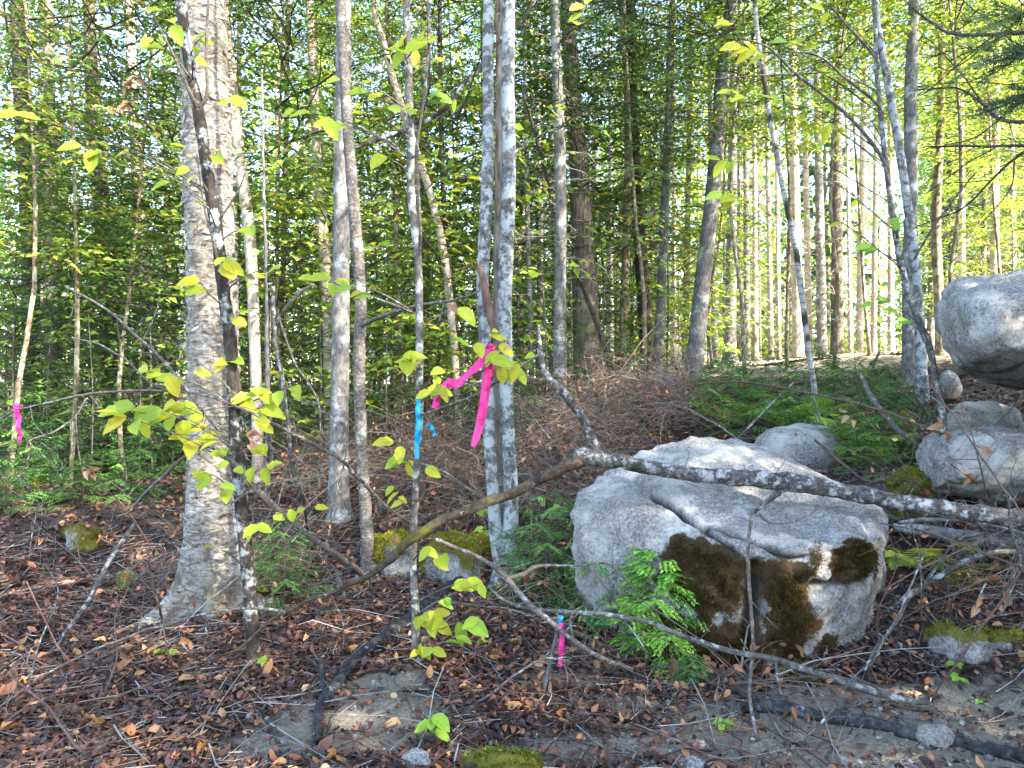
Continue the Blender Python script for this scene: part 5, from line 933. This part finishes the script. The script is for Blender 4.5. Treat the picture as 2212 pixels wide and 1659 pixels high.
def needle_spray(name, label, px, py, d, size, seed, cols):
    r = np.random.default_rng(seed); o = unp(px, py, d); e = empty(name, o); tag(e, label, 'branch'); mb = MB(); P = []; D = []; Nn = []
    for k in range(9):
        dv = norm(np.array([-1.0, r.normal(0, .4), r.normal(-.15, .3)])); L = size * r.uniform(.5, 1); pts = np.array([[0, 0, 0], dv * L * .5, dv * L + np.array([0, 0, -.1 * L])]); v, q, t = tube(np.c_[smooth_path(pts, 7), np.linspace(.004, .001, 7)], 3); mb.add(v, q, t, BROWN)
        for m in range(70):
            f = r.random(); P.append(pts[0] * (1 - f) + pts[2] * f + r.normal(0, .004, 3)); D.append(dv * .7 + r.normal(0, .7, 3)); Nn.append(r.normal(0, 1, 3))
    n_ = len(P); tv = np.array([[-.003, 0, 0], [.003, 0, 0], [0, .055, 0]]); scatter(mb, tv, None, np.array([[0, 1, 2]]), frames(np.array(D), np.array(Nn)), np.array(P), np.ones(n_), hsvjit(cols, n_, .3))
    obj('needles', mb.mesh('needles', M['needles']), e)
needle_spray('needle_spray', 'pale lit needle tuft above the perched boulder at the upper edge', 2215, 30, 3.4, .42, 3, (.13, .2, .05)); needle_spray('needle_spray', 'blue green needle tuft hanging over the perched boulder', 2225, 110, 3.4, .40, 4, (.07, .12, .06)); needle_spray('needle_spray', 'ragged needle tuft below the blue green needle tuft', 2235, 200, 3.5, .32, 5, (.06, .11, .05))

# ------------------------------------------------------------------ flagging tape and steel rod
def ribbon(name, label, strips, mat, width=.03, cat='ribbon', knot=None):
    base = np.array(strips[0][0]); base = unp(*strips[0][0][:3]); e = empty(name, base); tag(e, label, cat)
    for st in strips:
        c = np.array([unp(*p[:3]) for p in st]); tw = np.array([p[3] if len(p) > 3 else 0 for p in st]); n = 46
        S = smooth_path(np.c_[c, tw], n); T = norm(np.gradient(S[:, :3], axis=0)); tw = np.interp(np.linspace(0, 1, n), np.linspace(0, 1, len(st)), tw)
        A = norm(np.cross(T, np.array([0, 1.0, 0]))); B = np.cross(T, A); sd = A * np.cos(tw)[:, None] + B * np.sin(tw)[:, None]; nr = np.cross(T, sd)
        V = []; cols = np.linspace(-.5, .5, 5); wav = .004 * np.sin(np.linspace(0, 14, n))
        for o in cols: V.append(S[:, :3] + sd * (o * width) + nr * (.10 * width * math.cos(o * 5) + wav[:, None]))
        V = np.stack(V, 1); th = nr[:, None, :] * .0004; V = V + (nr[:, None, :] * (.0035 * vnoise(V.reshape(-1, 3) * 90, 5) + .004 * vnoise(V.reshape(-1, 3) * 35, 6)).reshape(n, 5, 1)); F1 = (V + th).reshape(-1, 3); F2 = (V - th).reshape(-1, 3)
        i = np.arange(n - 1)[:, None] * 5; j = np.arange(4)[None]; q = np.stack([i + j, i + j + 1, i + 6 + j, i + 5 + j], -1).reshape(-1, 4); mb = MB(); mb.add(F1, q); mb.add(F2, q[:, ::-1]); obj('strip', mb.mesh('strip', M[mat], True, base), e)
    if knot is not None:
        p = unp(*knot); r = np.random.default_rng(2); a = np.linspace(0, 4 * np.pi, 40); K = np.c_[p[0] + .012 * np.cos(a), p[1] + .012 * np.sin(a), p[2] + .010 * np.sin(a * .7) + .004 * np.cos(a * 3), np.full(40, .006)]; mb = MB(); v, q, t = tube(K, 7, .3, 90); mb.add(v, q, t); obj('knot', mb.mesh('knot', M[mat], True, base), e)
    return e
ribbon('pink_tape', 'long pink flagging tape tied to the flagged sapling twig before the twin stems',
       [[(1060, 748, 3.22, .3), (1056, 775, 3.2, .1), (1052, 810, 3.2, 0), (1048, 850, 3.2, 0), (1042, 890, 3.2, .1), (1032, 930, 3.2, .4), (1022, 964, 3.2, .9)],
        [(1058, 750, 3.21, .9), (1040, 778, 3.2, .5), (1020, 800, 3.2, .4), (1000, 816, 3.2, .9), (985, 828, 3.2, .5), (966, 826, 3.2, .1)],
        [(1062, 750, 3.24, 0), (1062, 775, 3.24, .3), (1058, 800, 3.24, .6), (1055, 828, 3.24, .8)]], 'pink', .042, knot=(1058, 750, 3.21))
ribbon('pink_tape', 'short torn pink tape strip folded over the same flagged twig', [[(968, 826, 3.42, .4), (955, 838, 3.42, .4), (946, 855, 3.42, .1), (940, 882, 3.42, .1)]], 'pink', .036)
ribbon('pink_tape', 'pink tape hanging from the sweeping twig before the mossy trunk', [[(35, 878, 3.53, .2), (38, 900, 3.53, .1), (41, 930, 3.53, .2), (43, 957, 3.53, .3)], [(33, 880, 3.54, .6), (35, 900, 3.54, .5), (37, 915, 3.54, .4)]], 'pink', .026, knot=(35, 879, 3.53))
ribbon('blue_tape', 'blue tape strip running down the slender flagged sapling', [[(905, 862, 3.645, .2), (902, 890, 3.63, .1), (903, 920, 3.63, .25), (900, 955, 3.63, -.1), (901, 990, 3.63, .2)], [(908, 880, 3.64, .9), (906, 925, 3.635, .6), (905, 960, 3.635, .8)]], 'blue', .024, knot=(912, 856, 3.64))
ribbon('blue_tape', 'small crumpled blue tape tail on a twig beside the flagged sapling', [[(922, 917, 3.5, .7), (930, 922, 3.5, .3), (936, 932, 3.5, .8), (938, 942, 3.5, 1.2)]], 'blue', .022)
# ribbed rod
p0 = gpt(1173, 1497); pt = unp(1211, 1334, p0[1] - .03); e = empty('steel_rod', p0); tag(e, 'ribbed steel rod with blue top leaning out of the leaf litter', 'stake')
n = 160; tt = np.linspace(-.12, 1, n); c = p0[None] * (1 - tt)[:, None] + pt[None] * tt[:, None]; mb = MB(); seg = 12; ax = norm(pt - p0); A = norm(np.cross(ax, [0, 1.0, 0])); B = np.cross(ax, A); th = np.linspace(0, 2 * np.pi, seg, endpoint=False); Lr = np.linalg.norm(pt - p0)
rad = .0085 * (1 + .16 * (np.sin((tt * Lr / .016)[:, None] * 2 * np.pi + th[None]) > .35)); V = (c[:, None] + (A[None, None] * np.cos(th)[None, :, None] + B[None, None] * np.sin(th)[None, :, None]) * rad[:, :, None]).reshape(-1, 3); i = np.arange(n - 1)[:, None] * seg; j = np.arange(seg)[None]; k = (j + 1) % seg; mb.add(V, np.stack([i + j, i + k, i + seg + k, i + seg + j], -1).reshape(-1, 4)); obj('rod', mb.mesh('rod', M['steel'], True, p0), e)
mb = MB(); cc = np.array([[*(pt - ax * .045), .0135], [*(pt - ax * .03), .0155], [*(pt - ax * .005), .0150], [*(pt + ax * .006), .0150], [*(pt + ax * .010), .008]]); v, q, t = tube(cc, 12, .12, 60); mb.add(v, q, t); obj('cap', mb.mesh('cap', M['blue'], True, p0), e)
ribbon('pink_tape', 'pink tape tied under the blue top of the steel rod', [[(1211, 1346, p0[1] - .06, .5), (1212, 1375, p0[1] - .06, .7), (1211, 1410, p0[1] - .06, .5), (1209, 1440, p0[1] - .05, .6)], [(1214, 1346, p0[1] - .055, .9), (1216, 1380, p0[1] - .055, .8), (1213, 1418, p0[1] - .055, 1.0)]], 'pink', .022)

# ------------------------------------------------------------------ low plants
def seedling_mesh(name, seed, H, Rr, nb, cols, need, nw, nt, nn): return conifer_crown(name, seed, H, Rr, nb, cols, need, nw, nt, nn, top=.2, droop=.12, dens=1.0)
P_SEED = [seedling_mesh('hemlock_foliage', 61, .55, .34, 22, [(.07, .17, .04), (.10, .21, .045)], .020, .0052, 12, 26), seedling_mesh('hemlock_foliage', 62, .4, .30, 18, [(.07, .17, .04), (.11, .22, .045)], .020, .0052, 12, 26)]
P_FIR = [seedling_mesh('fir_foliage', 63, .42, .26, 34, [(.16, .36, .05), (.22, .42, .055)], .032, .0060, 13, 24), seedling_mesh('fir_foliage', 64, .32, .24, 30, [(.09, .26, .06), (.13, .31, .065)], .030, .0060, 13, 24)]
def plant(name, label, px, py, mesh, sc, group=None, yaw=None, d=None, lean=0):
    p = gpt(px, py) if d is None else np.array([*unp(px, py, d)[:2], g1(*unp(px, py, d)[:2])]); e = empty(name, p); tag(e, label, 'seedling', group)
    m2 = MB(); v, q, t = tube(np.array([[0, 0, -.03, .005], [0, 0, .15, .004], [0, 0, .38, .0015]]) * np.array([1, 1, sc, 1]), 5); m2.add(v, q, t); obj('stem', m2.mesh('stem', M['twig'], True), e)
    o = obj('foliage', mesh, e, (0, 0, .01)); o.scale = (sc, sc, sc); o.rotation_euler = (lean, 0, yaw if yaw is not None else rr_.uniform(0, 6.28))
plant('hemlock_seedling', 'feathery hemlock seedling between the twin stems and the boulder', 1180, 1290, P_SEED[0], 1.25); plant('hemlock_seedling', 'lower hemlock seedling leaning on the boulder left side', 1235, 1240, P_SEED[1], 1.3); plant('hemlock_seedling', 'small hemlock seedling hugging the twin stem foot', 1130, 1285, P_SEED[1], .9)
plant('hemlock_seedling', 'feathery hemlock seedling right of the dark lichen sapling', 615, 1310, P_SEED[0], 1.05); plant('hemlock_seedling', 'tiny hemlock seedling under the birch root', 600, 1240, P_SEED[1], .7)
plant('fir_seedling', 'dark green fir seedling at the lower left of the boulder', 1330, 1320, P_FIR[1], 1.7); plant('fir_seedling', 'bright green fir seedling in front of the mossy boulder face', 1425, 1425, P_FIR[0], 1.4); plant('fir_seedling', 'small fir sprig beside the dead leaf heap', 1495, 1480, P_FIR[1], .45)
for k, (px, py, s) in enumerate([(1560, 930, 1.3), (1600, 880, 1.5), (1660, 870, 1.1), (1700, 890, 1.3), (1760, 880, 1.2), (1820, 900, 1.5), (1880, 960, 1.4), (1840, 1000, 1.2), (1620, 930, 1.1), (1720, 940, 1.1), (1540, 890, 1.0), (1800, 870, 1.0), (1900, 910, 1.0), (1860, 1030, 1.0), (1940, 960, 1.1)]):
    plant('bank_hemlock', 'feathery hemlock seedling on the bank ' + near(*gpt(px, py)[:2]), px, py, P_SEED[k % 2], s, 'hemlock seedlings on the bank')
for k, (px, py, s) in enumerate([(560, 1010, 1.5), (620, 1000, 1.4), (140, 1050, 2.0), (220, 1040, 1.9), (300, 1030, 1.9), (60, 1080, 1.8), (350, 1070, 1.6), (20, 1040, 2.0), (830, 990, 1.6), (790, 960, 1.5), (680, 980, 1.4), (1130, 960, 1.6), (1190, 890, 1.8), (1260, 900, 1.4), (980, 960, 1.5), (1060, 1000, 1.2), (1340, 870, 1.5), (730, 940, 1.6), (640, 950, 1.7), (180, 1090, 1.2), (10, 1120, 1.1), (270, 1080, 1.2), (100, 1010, 1.5), (380, 1010, 1.5), (870, 950, 1.5)]):
    plant('shade_hemlock', 'low hemlock seedling in the shade ' + near(*gpt(px, py)[:2]), px, py, P_SEED[k % 2], s, 'hemlock seedlings in the shade')
# ferns
def fern_frond_mesh(name, n=15, mat='greenleaf'):
    mb = MB(); V = []; rows = np.linspace(.12, 1, n)
    S = smooth_path(np.c_[np.array([[0, 0, 0], [0, .5, .10], [0, 1.0, -.06]]), [.010, .007, .002]], 14); v, q, t = tube(S, 4); mb.add(v, q, t)
    for f in rows:
        c = np.array([0, f, .10 - .5 * abs(f - .5) ** 1.6 * .8]); L = .34 * math.sin(math.pi * min(1, .12 + .85 * (1 - f) ** .8)) + .02
        for s in (-1, 1):
            m = 6
            for k in range(m):
                g = k / m; w_ = .034 * (1 - g) + .008; a = c + np.array([s * L * g, L * g * .25, -.03 * g]); b = c + np.array([s * L * (g + .75 / m), L * g * .25 + .012, -.03 * g])
                mb.add(np.array([a + [0, -w_, 0], b + [0, -w_ * .3, 0], b + [0, w_ * .3, 0], a + [0, w_, 0]]), [[0, 1, 2, 3]])
    return mb.mesh(name, M[mat])
FERN = [fern_frond_mesh('frond'), fern_frond_mesh('frond', 13, 'beech')]
def fern(label, px, py, size, nf, which=0, group=None, d=None):
    p = gpt(px, py); e = empty('fern', p); tag(e, label, 'fern', group)
    for k in range(nf):
        o = obj('frond', FERN[which], e, (0, 0, .02)); o.scale = (size,) * 3; o.rotation_euler = (rr_.uniform(.15, .6), rr_.uniform(-.2, .2), k * 6.28 / nf + rr_.uniform(-.4, .4))
fern('single yellow green fern frond beside the birch root', 262, 1285, .20, 2, 1); fern('yellow green fern at the right foot of the boulder', 1952, 1225, .30, 4, 1); fern('bright fern in the hollow under the grey pole', 2055, 1245, .28, 4, 1); fern('small fern beside the grey pole tip', 2080, 1285, .2, 3, 1); fern('light green fern below the grey weathered log', 2110, 1215, .24, 3, 0)
for k, (px, py) in enumerate([(1575, 915), (1640, 905), (1690, 925), (1770, 910), (1790, 960), (1840, 940), (1880, 990), (1910, 1010), (1670, 885)]): fern('green fern on the bank slope between the seedlings', px, py, rr_.uniform(.3, .5), 5, 0, 'ferns on the bank')
# leafy seedlings
def herb(label, px, py, n, size, kind, h):
    p = gpt(px, py); e = empty('seedling', p); tag(e, label, 'seedling'); hh = h / F * p[1]
    m2 = MB(); v, q, t = tube(np.array([[*p, .003], [*(p + np.array([.01, 0, hh * .6])), .0025], [*(p + np.array([.0, -.01, hh])), .0015]]), 5); m2.add(v, q, t); obj('stem', m2.mesh('stem', M['twig'], True, p), e)
    for k in range(n):
        a = k * 6.28 / n + rl.uniform(-.3, .3) + .4; z = hh * (.55 + .45 * ((k * 7) % n) / max(1, n - 1)); put_leaf(e, p, p + np.array([.002, 0, z]), (math.cos(a), math.sin(a) * .7 - .25, rl.uniform(-.5, .1)), (0, -.4, 1), size / F * p[1] * rl.uniform(.8, 1.15), kind)
herb('bright green three leaved seedling on the bare sandy soil', 935, 1615, 6, 52, 'green', 70); herb('maple seedling with one yellow green leaf in the litter', 355, 1418, 3, 34, 'green', 14); herb('small green seedling beside the dangling root', 1560, 1580, 5, 26, 'green', 26); herb('seedling with broad leaves at the boulder right foot', 1935, 1245, 5, 40, 'green', 50); herb('little green seedling under the grey pole', 2070, 1480, 4, 26, 'green', 22); herb('tiny green seedling in dark litter by the sandy bank', 2118, 1522, 4, 18, 'green', 14); herb('green seedling low in the leaves near the mossy capped rock', 2060, 1450, 4, 24, 'green', 20); herb('sprig of green leaves at the steel rod side', 1040, 1395, 3, 18, 'green', 14)
herb('green maple shoot between the mossy rocks and the twin stems', 1030, 1150, 7, 32, 'green', 90); herb('maple shoot low beside the twin stem foot', 1045, 1200, 5, 28, 'green', 60); herb('pale green leaves low behind the birch foot', 560, 1290, 4, 26, 'beech', 30)
for k, (px, py, lb) in enumerate([(1840, 960, 'cluster'), (1560, 890, 'cluster'), (1500, 900, 'cluster'), (1950, 980, 'cluster'), (1640, 880, 'cluster'), (1830, 1000, 'cluster')]):
    herb(['leafy green shoot over the round boulder', 'leafy shoot on the bank below the leaning grey trunk', 'yellow leafed shoot at the dry brush edge', 'leafy shoot beside the olive mossy rock', 'leafy shoot among the bank ferns', 'low leafy shoot right of the round boulder'][k], px, py, 7, 30, 'green', 60)

# ------------------------------------------------------------------ litter: single leaves nearest, the rest as one mass
def view_pts(n, ymin, ymax, r, dens=None):
    out = []
    while sum(map(len, out)) < n:
        y = ymin + (ymax - ymin) * r.random(n) ** 1.15; x = r.uniform(-.80, .80, n) * y; k = np.ones(n, bool) if dens is None else r.random(n) < dens(x, y); out.append(np.c_[x, y][k])
    return np.concatenate(out)[:n]
r = np.random.default_rng(123); notsand = lambda x, y: np.clip(1.02 - 1.15 * sandmask(x, y), .10, 1)
pp = view_pts(300, 2.45, 4.1, r, notsand); pz = gh(pp[:, 0], pp[:, 1])
for k in range(300):
    nr = np.array([r.normal(0, .45), r.normal(-.2, .45), 1]); a = r.uniform(0, 6.28)
    put_leaf(ground, np.zeros(3), np.array([*pp[k], pz[k] + .018]), (math.cos(a), math.sin(a), r.normal(.1, .3)), nr, r.uniform(.05, .095), 'dead', 'fallen_leaf')
mb = MB()
LC = np.array([(.075, .040, .030), (.055, .032, .027), (.11, .05, .032), (.17, .075, .04), (.30, .14, .055), (.42, .23, .09), (.05, .035, .032), (.13, .065, .045), (.24, .10, .05), (.48, .30, .13), (.035, .025, .022)]); LP = np.array([5, 6, 3.5, 2.2, 1.1, .7, 5, 4, 1.2, .4, 7]); LC = LC * np.array([[.90, .86, .90]]); LP /= LP.sum()
for (n_, y0, y1, s0, s1) in ((27000, 2.3, 5.2, .022, .058), (16000, 4.8, 9.5, .035, .08), (4500, 8.5, 16, .06, .10)):
    pp = view_pts(n_, y0, y1, r, notsand); z = gh(pp[:, 0], pp[:, 1]) + r.uniform(.002, .026, n_); a = r.uniform(0, 6.28, n_); lift = r.normal(0, .28, n_)
    far_ = np.clip((pp[:, 1] - 4.5) / 4, 0, 1)[:, None]; warm = (1 - far_ * .8) * np.clip(.5 + .5 * vnoise(np.c_[pp * .9, z * 0], 6) + .35 * (pp[:, 0] < -1.0) * (pp[:, 1] > 3.6), 0, 1)[:, None]
    c = LC[r.choice(len(LC), n_, p=LP)] * np.exp(r.normal(0, .22, (n_, 1))) * (1 + warm * np.array([[.32, .14, .0]]))
    t_ = r.integers(0, 6, n_)
    for q_ in range(6):
        m = t_ == q_; cnt = m.sum(); scatter(mb, DEAD_LOW[q_][0], DEAD_LOW[q_][1], None, frames(np.c_[np.cos(a[m]), np.sin(a[m]), lift[m]], np.c_[r.normal(0, .38, cnt), r.normal(-.1, .38, cnt), np.ones(cnt)]), np.c_[pp[m], z[m]], r.uniform(s0, s1, (cnt, 1)) * np.array([[1, 1, 1]]) * r.uniform(.75, 1.2, (cnt, 3)), np.clip(c[m], .005, .8))
tag(obj('leaf_litter', mb.mesh('leaf_litter', M['litter']), ground), kind='stuff')
# small twigs and needles strewn over it
mb = MB(); tw = []
for (n_, y0, y1) in ((4800, 2.3, 6), (2600, 5, 11)):
    pp = view_pts(n_, y0, y1, r, lambda x, y: np.clip(1 - .8 * sandmask(x, y), .1, 1))
    for k in range(n_):
        L = r.uniform(.06, .45) * (1 if r.random() < .8 else 1.8); a = r.uniform(0, 6.28); m = 4; f = np.linspace(-.5, .5, m); x = pp[k, 0] + np.cos(a) * L * f + r.normal(0, .012, m); y = pp[k, 1] + np.sin(a) * L * f + r.normal(0, .012, m); tw.append(np.c_[x, y, r.uniform(.004, .03) + np.abs(f) * r.uniform(-.02, .1) * L + r.normal(0, .006, m), np.linspace(1, .4, m) * r.uniform(.0010, .0048)])
A = np.array(tw); z = gh(A[:, :, 0].ravel(), A[:, :, 1].ravel()).reshape(A.shape[:2]); A[:, :, 2] += z
tc_ = np.array([(.10, .075, .06), (.20, .17, .155), (.06, .042, .034), (.30, .28, .26), (.13, .07, .05)])
for k in range(len(A)): v, q, t = tube(A[k], 3, 0, cap=False); mb.add(v, q, None, tc_[r.integers(0, 5)] * r.uniform(.6, 1.2))
tag(obj('twig_litter', mb.mesh('twig_litter', M['brush']), ground), kind='stuff')
# pebbles in the sandy soil
mb = MB(); ico = bmesh.new(); bmesh.ops.create_icosphere(ico, subdivisions=1, radius=1); iv = np.array([v.co[:] for v in ico.verts]); it_ = np.array([[v.index for v in f.verts] for f in ico.faces]); ico.free()
n_ = 3200; pp = view_pts(n_, 2.3, 4.4, r, lambda x, y: .04 + sandmask(x, y)); z = gh(pp[:, 0], pp[:, 1]); s_ = np.exp(r.normal(math.log(.0042), .6, n_)); q = norm(r.normal(0, 1, (n_, 3)))
scatter(mb, iv * (1 + .12 * vnoise(iv * 2.2, 4))[:, None], None, it_, frames(q, norm(r.normal(0, 1, (n_, 3)))), np.c_[pp, z + s_ * .2], s_[:, None] * r.uniform(.6, 1.3, (n_, 3)), hsvjit((.17, .155, .135), n_, .35, .03))
tag(obj('pebbles', mb.mesh('pebbles', M['brush'], True), ground), kind='stuff')
# dry brown brush heaps
def brush(label, blobs, n, seed, col=(.20, .12, .08)):
    r = np.random.default_rng(seed); mb = MB(); b0 = None
    for k in range(n):
        px, py, rx, ry, hmax = blobs[r.integers(0, len(blobs))]; p = gpt_fast(px + r.normal(0, rx * .5), py + r.normal(0, ry * .5)); b0 = p if b0 is None else b0
        h = hmax * r.random() ** 1.6; a = r.uniform(0, 6.28); L = r.uniform(.2, 1.0); up = r.normal(.15, .45); m = 5; f = np.linspace(0, 1, m)
        x = np.c_[p[0] + np.cos(a) * L * f, p[1] + np.sin(a) * L * f, p[2] + h + up * L * f - .25 * L * f ** 2] + np.cumsum(r.normal(0, .018, (m, 3)), 0); g = gh(x[:, 0], x[:, 1]); x[:, 2] = np.maximum(x[:, 2], g + .005)
        cc = np.array(col) * r.uniform(.4, 1.5) if r.random() < .75 else np.array((.25, .23, .21)) * r.uniform(.6, 1.2)
        v, q, t = tube(np.c_[x, np.linspace(1, .35, m) * r.uniform(.0016, .0062)], 3, 0, cap=False); mb.add(v, q, None, cc)
        for s in range(r.integers(2, 6)):
            i = r.integers(1, m); d = norm(r.normal(0, 1, 3) + np.array([0, 0, -.2])); l2 = r.uniform(.04, .22); v, q, t = tube(np.array([[*x[i], .0014], [*(x[i] + d * l2), .0007]]), 3, 0, cap=False); mb.add(v, q, None, cc)
    # withered leaves hung through it
    N = n * 2; i = r.integers(0, len(mb.V), N); P = np.array([mb.V[j][-1] for j in i]) + r.normal(0, .03, (N, 3)); vv, qq = DEAD_LOW[2]
    scatter(mb, vv, qq, None, frames(r.normal(0, 1, (N, 3)) + np.array([0, 0, -.6]), r.normal(0, 1, (N, 3))), P, r.uniform(.02, .06, N), hsvjit((.22, .105, .06), N, .4))
    o = obj('brush_heap', mb.mesh('brush_heap', M['brush'], False, b0), None, b0); tag(o, label, 'brush', None, 'stuff')
def gpt_fast(px, py):
    d = np.arange(3.0, 14, .22); p = np.stack([(px - CX) / F * d, d, CAM_H - (py - CY) / F * d], 1); b = np.nonzero(p[:, 2] < gh(p[:, 0], p[:, 1]))[0]; return p[b[0]] if len(b) else p[40]
brush('tangled dry brown brush between the scaly trunk and the twin stems', [(860, 1040, 90, 60, .5), (960, 1010, 90, 70, .6), (760, 1010, 60, 60, .5), (1000, 1070, 60, 40, .4), (660, 1040, 60, 50, .4)], 1700, 201, (.24, .18, .14))
brush('wide heap of dry reddish brush on the bank behind the boulder', [(1200, 950, 90, 60, .6), (1330, 920, 110, 60, .6), (1420, 900, 80, 50, .5), (1230, 1010, 80, 40, .5), (1470, 890, 50, 30, .4), (1180, 1080, 60, 40, .35), (1150, 900, 70, 50, .6)], 2300, 202, (.28, .205, .16))
brush('loose bare twigs tangled along the right slope under the lichen log', [(2080, 1120, 110, 40, .25), (2000, 1080, 80, 40, .2), (2150, 1050, 60, 40, .3), (1980, 1330, 80, 60, .12), (2120, 1250, 80, 60, .2)], 260, 203, (.13, .10, .09))
brush('low scatter of dry twigs around the birch roots', [(400, 1330, 120, 40, .12), (520, 1270, 100, 40, .15), (300, 1280, 100, 40, .1), (650, 1200, 80, 50, .2), (650, 1290, 70, 40, .12)], 380, 204, (.15, .11, .09))
brush('fine dry twigs piled before the boulder left foot', [(1080, 1320, 80, 40, .12), (1250, 1330, 80, 40, .15), (1350, 1430, 80, 30, .1), (1480, 1470, 60, 30, .1), (1600, 1500, 60, 30, .1)], 260, 205, (.12, .085, .07))
# heap of big curled dead leaves at the boulder foot
rh = np.random.default_rng(44); p = gpt(1500, 1470); e = empty('leaf_heap', p); tag(e, 'heap of large curled dead leaves at the mossy boulder foot', 'leaves')
for k in range(16): put_leaf(e, p, p + np.array([rh.normal(0, .06), rh.normal(0, .03), .02 + .09 * rh.random()]), (rh.normal(0, .6), -.3, -.8), (rh.normal(0, .5), -1, .3), rh.uniform(.06, .11), 'tan')

# bare thin shoots that stand about the middle ground
rb = np.random.default_rng(321)
for k, (px, py, hpx) in enumerate([(640, 1180, 300), (690, 1230, 420), (830, 1200, 350), (560, 1180, 260), (250, 1200, 260), (330, 1180, 330), (180, 1250, 300), (60, 1220, 280), (960, 1180, 420), (1010, 1230, 300), (1140, 1120, 380), (1160, 1180, 330), (1210, 1100, 300), (1300, 950, 260), (1380, 930, 240), (1450, 960, 220), (1520, 900, 200), (1600, 960, 260), (1700, 930, 240), (1800, 960, 280), (1880, 1000, 260), (1950, 1040, 330), (2060, 1090, 350), (2120, 1230, 380), (2180, 1380, 420), (1990, 1350, 360), (1900, 1420, 300), (1360, 1420, 260), (1260, 1400, 200), (1080, 1380, 200), (740, 1400, 190), (470, 1400, 200), (380, 1450, 190), (220, 1500, 230), (60, 1480, 260), (880, 1110, 300), (770, 1130, 260), (930, 1060, 280), (1250, 1000, 240), (1420, 880, 200)]):
    p = gpt(px, py); d = p[1]; H = hpx / F * d * rb.uniform(.8, 1.15); ln = rb.normal(0, .22, 2); bend = rb.normal(0, .10, (3, 2)) * H
    P = np.array([[p[0], p[1], p[2] - .03], [p[0] + ln[0] * H * .3 + bend[0, 0], p[1] + ln[1] * H * .3 + bend[0, 1], p[2] + H * .35], [p[0] + ln[0] * H * .65 + bend[1, 0], p[1] + ln[1] * H * .65 + bend[1, 1], p[2] + H * .7], [p[0] + ln[0] * H + bend[2, 0], p[1] + ln[1] * H + bend[2, 1], p[2] + H]])
    r0 = rb.uniform(.0035, .007); S = smooth_path(np.c_[P, [r0, r0 * .8, r0 * .55, .0012]], 22); mt_ = ['twig', 'pale_sapling', 'redtwig'][k % 3]
    e = empty('bare_shoot', p); tag(e, {'twig': 'thin grey bare shoot', 'pale_sapling': 'thin pale speckled bare shoot', 'redtwig': 'thin red brown bare shoot'}[mt_] + ' standing in the litter ' + near(p[0], p[1]), 'shoot', 'bare shoots standing in the litter')
    mb = MB(); v, q, t = tube(S, 6, .08, 60); mb.add(v, q, t); obj('stem', mb.mesh('stem', M[mt_], True, p), e)
    for j in range(rb.integers(4, 9)):
        i = rb.integers(5, 21); a = S[i, :3]; dv = norm(np.array([rb.normal(0, .8), rb.normal(0, .6), rb.normal(.35, .35)])); L = H * rb.uniform(.12, .42)
        Q_ = np.array([a, a + dv * L * .5 + rb.normal(0, .03 * L, 3), a + dv * L + rb.normal(0, .08 * L, 3)]); m2 = MB(); v, q, t = tube(np.c_[smooth_path(Q_, 9), np.linspace(S[i, 3] * .6, .0008, 9)], 4); m2.add(v, q, t); obj('twig', m2.mesh('twig', M[mt_], True, p), e)
